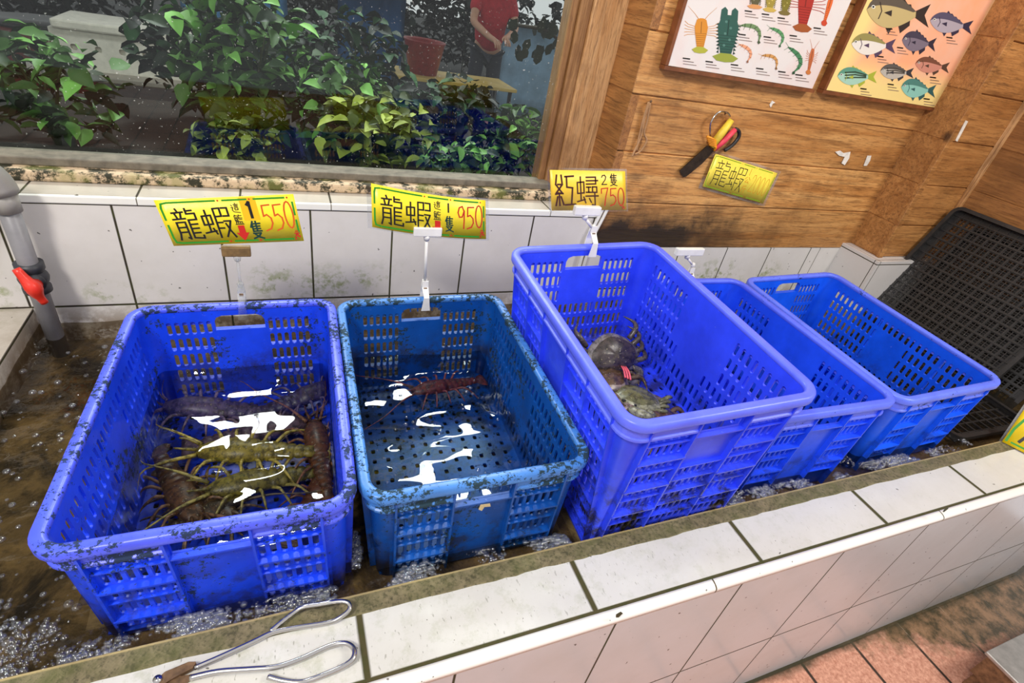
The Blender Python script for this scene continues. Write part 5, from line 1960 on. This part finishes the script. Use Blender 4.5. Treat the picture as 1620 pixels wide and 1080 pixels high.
hp = at(772, 66, Z=.30)
px_, py_ = hp.x, hp.y
root = thing('person', 'person in a red shirt and dark trousers reaching forward outside the window', 'person', (px_, py_, FLOOR))
B = lambda dx, dy, z: (px_ + dx, py_ + dy, FLOOR + z)
SKIN = plain('skin', rgb(206, 156, 128), 0.5, 0, 0.06)
pts = [(B(0, 0, .95), (.13, .09)), (B(0, -.02, 1.15), (.125, .085)), (B(0, -.06, 1.38), (.16, .10)), (B(0, -.07, 1.50), .06), (B(0, -.09, 1.60), .075), (B(0, -.11, 1.72), .085),
       (B(.19, -.06, 1.40), .055), (B(.25, -.16, 1.14), .043), (B(.10, -.38, 1.08), .034), (B(.02, -.48, 1.06), .028),
       (B(-.19, -.06, 1.40), .055), (B(-.26, -.18, 1.15), .043), (B(-.14, -.42, 1.05), .034), (B(-.10, -.51, 1.03), .028),
       (B(.10, 0, .88), .085), (B(.11, -.02, .48), .062), (B(.11, .02, .09), .042), (B(.11, -.12, .035), .035),
       (B(-.10, 0, .88), .085), (B(-.12, .02, .48), .062), (B(-.12, .06, .09), .042), (B(-.12, -.08, .035), .035)]
ed = [(0, 1), (1, 2), (2, 3), (3, 4), (4, 5), (2, 6), (6, 7), (7, 8), (8, 9), (2, 10), (10, 11), (11, 12), (12, 13), (0, 14), (14, 15), (15, 16), (16, 17), (0, 18), (18, 19), (19, 20), (20, 21)]
for s, w in ((1, 9), (-1, 13)):
    hx_, hy_, hz_ = pts[w][0]
    for k, (dx, l) in enumerate(((-.026, .075), (-.009, .088), (.009, .082), (.025, .066))):
        i = len(pts)
        pts += [((hx_ + dx, hy_ - .06, hz_ - .01), .009), ((hx_ + dx * 1.1, hy_ - .06 - l * .6, hz_ - .03), .008), ((hx_ + dx * 1.1, hy_ - .06 - l * .8, hz_ - .06), .007)]
        ed += [(w, i), (i, i + 1), (i + 1, i + 2)]
    i = len(pts)
    pts += [((hx_ - s * .038, hy_ - .03, hz_), .010), ((hx_ - s * .05, hy_ - .07, hz_ - .02), .008)]
    ed += [(w, i), (i, i + 1)]
skinned('body', pts, ed, SKIN, root)
skinned('shirt', [(B(0, 0, .84), (.185, .15)), (B(0, -.02, 1.12), (.18, .145)), (B(0, -.06, 1.38), (.18, .13)), (B(0, -.07, 1.47), .085),
                  (B(.19, -.06, 1.40), .078), (B(.23, -.12, 1.22), .066), (B(-.19, -.06, 1.40), .078), (B(-.235, -.13, 1.23), .066)],
        [(0, 1), (1, 2), (2, 3), (2, 4), (4, 5), (2, 6), (6, 7)], plain('red_cloth', rgb(190, 32, 48), 0.8), root)
skinned('trousers', [(B(0, 0, .96), (.165, .125)), (B(.10, 0, .86), .10), (B(.11, -.02, .48), .08), (B(.11, .02, .11), .062), (B(-.10, 0, .86), .10), (B(-.12, .02, .48), .08), (B(-.12, .06, .11), .062)],
        [(0, 1), (1, 2), (2, 3), (0, 4), (4, 5), (5, 6)], plain('dark_cloth', rgb(40, 44, 58), 0.8), root)
bm = bmesh.new()
ellipsoid(bm, B(0, -.085, 1.725), (.095, .105, .10))
link('hair', bm, plain('black_hair', rgb(22, 20, 20), 0.6), root, True)
bm = bmesh.new()
hd = Vector(B(0, -.11, 1.66))
ellipsoid(bm, hd + Vector((0, -.095, -.005)), (.012, .018, .02))
for s in (-1, 1): ellipsoid(bm, hd + Vector((s * .085, .01, 0)), (.012, .02, .03))
link('nose_and_ears', bm, SKIN, root, True)
bm = bmesh.new()
for s in (-1, 1): ellipsoid(bm, hd + Vector((s * .033, -.082, .022)), (.012, .008, .008))
ellipsoid(bm, hd + Vector((0, -.085, -.048)), (.024, .008, .007))
link('eyes_and_mouth', bm, plain('dark_features', rgb(70, 36, 32), 0.5), root, True)

# pale blue van flank, blue tarpaulins, hedge far behind
def tarp(label, px0, px1, py, zt, zb, Yv, col):
    a, b = at(px0, py, Y=Yv), at(px1, py, Y=Yv)
    bm = bmesh.new()
    n = 14
    rows = []
    for j in range(5):
        row = []
        for i in range(n + 1):
            t = i / n
            row.append(bm.verts.new((a.x + (b.x - a.x) * t, Yv + .05 * math.sin(t * 17 + j) + .03 * j, zt + (zb - zt) * j / 4)))
        rows.append(row)
    for j in range(4):
        for i in range(n): bm.faces.new((rows[j][i], rows[j][i + 1], rows[j + 1][i + 1], rows[j + 1][i]))
    bmesh.ops.solidify(bm, geom=bm.faces[:], thickness=.02)
    return tag(link('tarpaulin', bm, plain('tarp', col, 0.5, 0, 0.15, 6), None, True), label, 'tarpaulin', 'tarpaulins outside the window')


tarp('sky blue tarpaulin hanging at the top middle of the window view', 285, 455, 15, .75, FLOOR + .02, 8.5, rgb(120, 184, 232))
tarp('steel blue tarpaulin left of the red basin outside', 535, 640, 30, .55, FLOOR + .02, 6.6, rgb(60, 118, 172))
tarp('pale bluish white sheet at the top right of the window view', 795, 960, 60, .48, FLOOR + .02, 6.9, rgb(176, 204, 224))
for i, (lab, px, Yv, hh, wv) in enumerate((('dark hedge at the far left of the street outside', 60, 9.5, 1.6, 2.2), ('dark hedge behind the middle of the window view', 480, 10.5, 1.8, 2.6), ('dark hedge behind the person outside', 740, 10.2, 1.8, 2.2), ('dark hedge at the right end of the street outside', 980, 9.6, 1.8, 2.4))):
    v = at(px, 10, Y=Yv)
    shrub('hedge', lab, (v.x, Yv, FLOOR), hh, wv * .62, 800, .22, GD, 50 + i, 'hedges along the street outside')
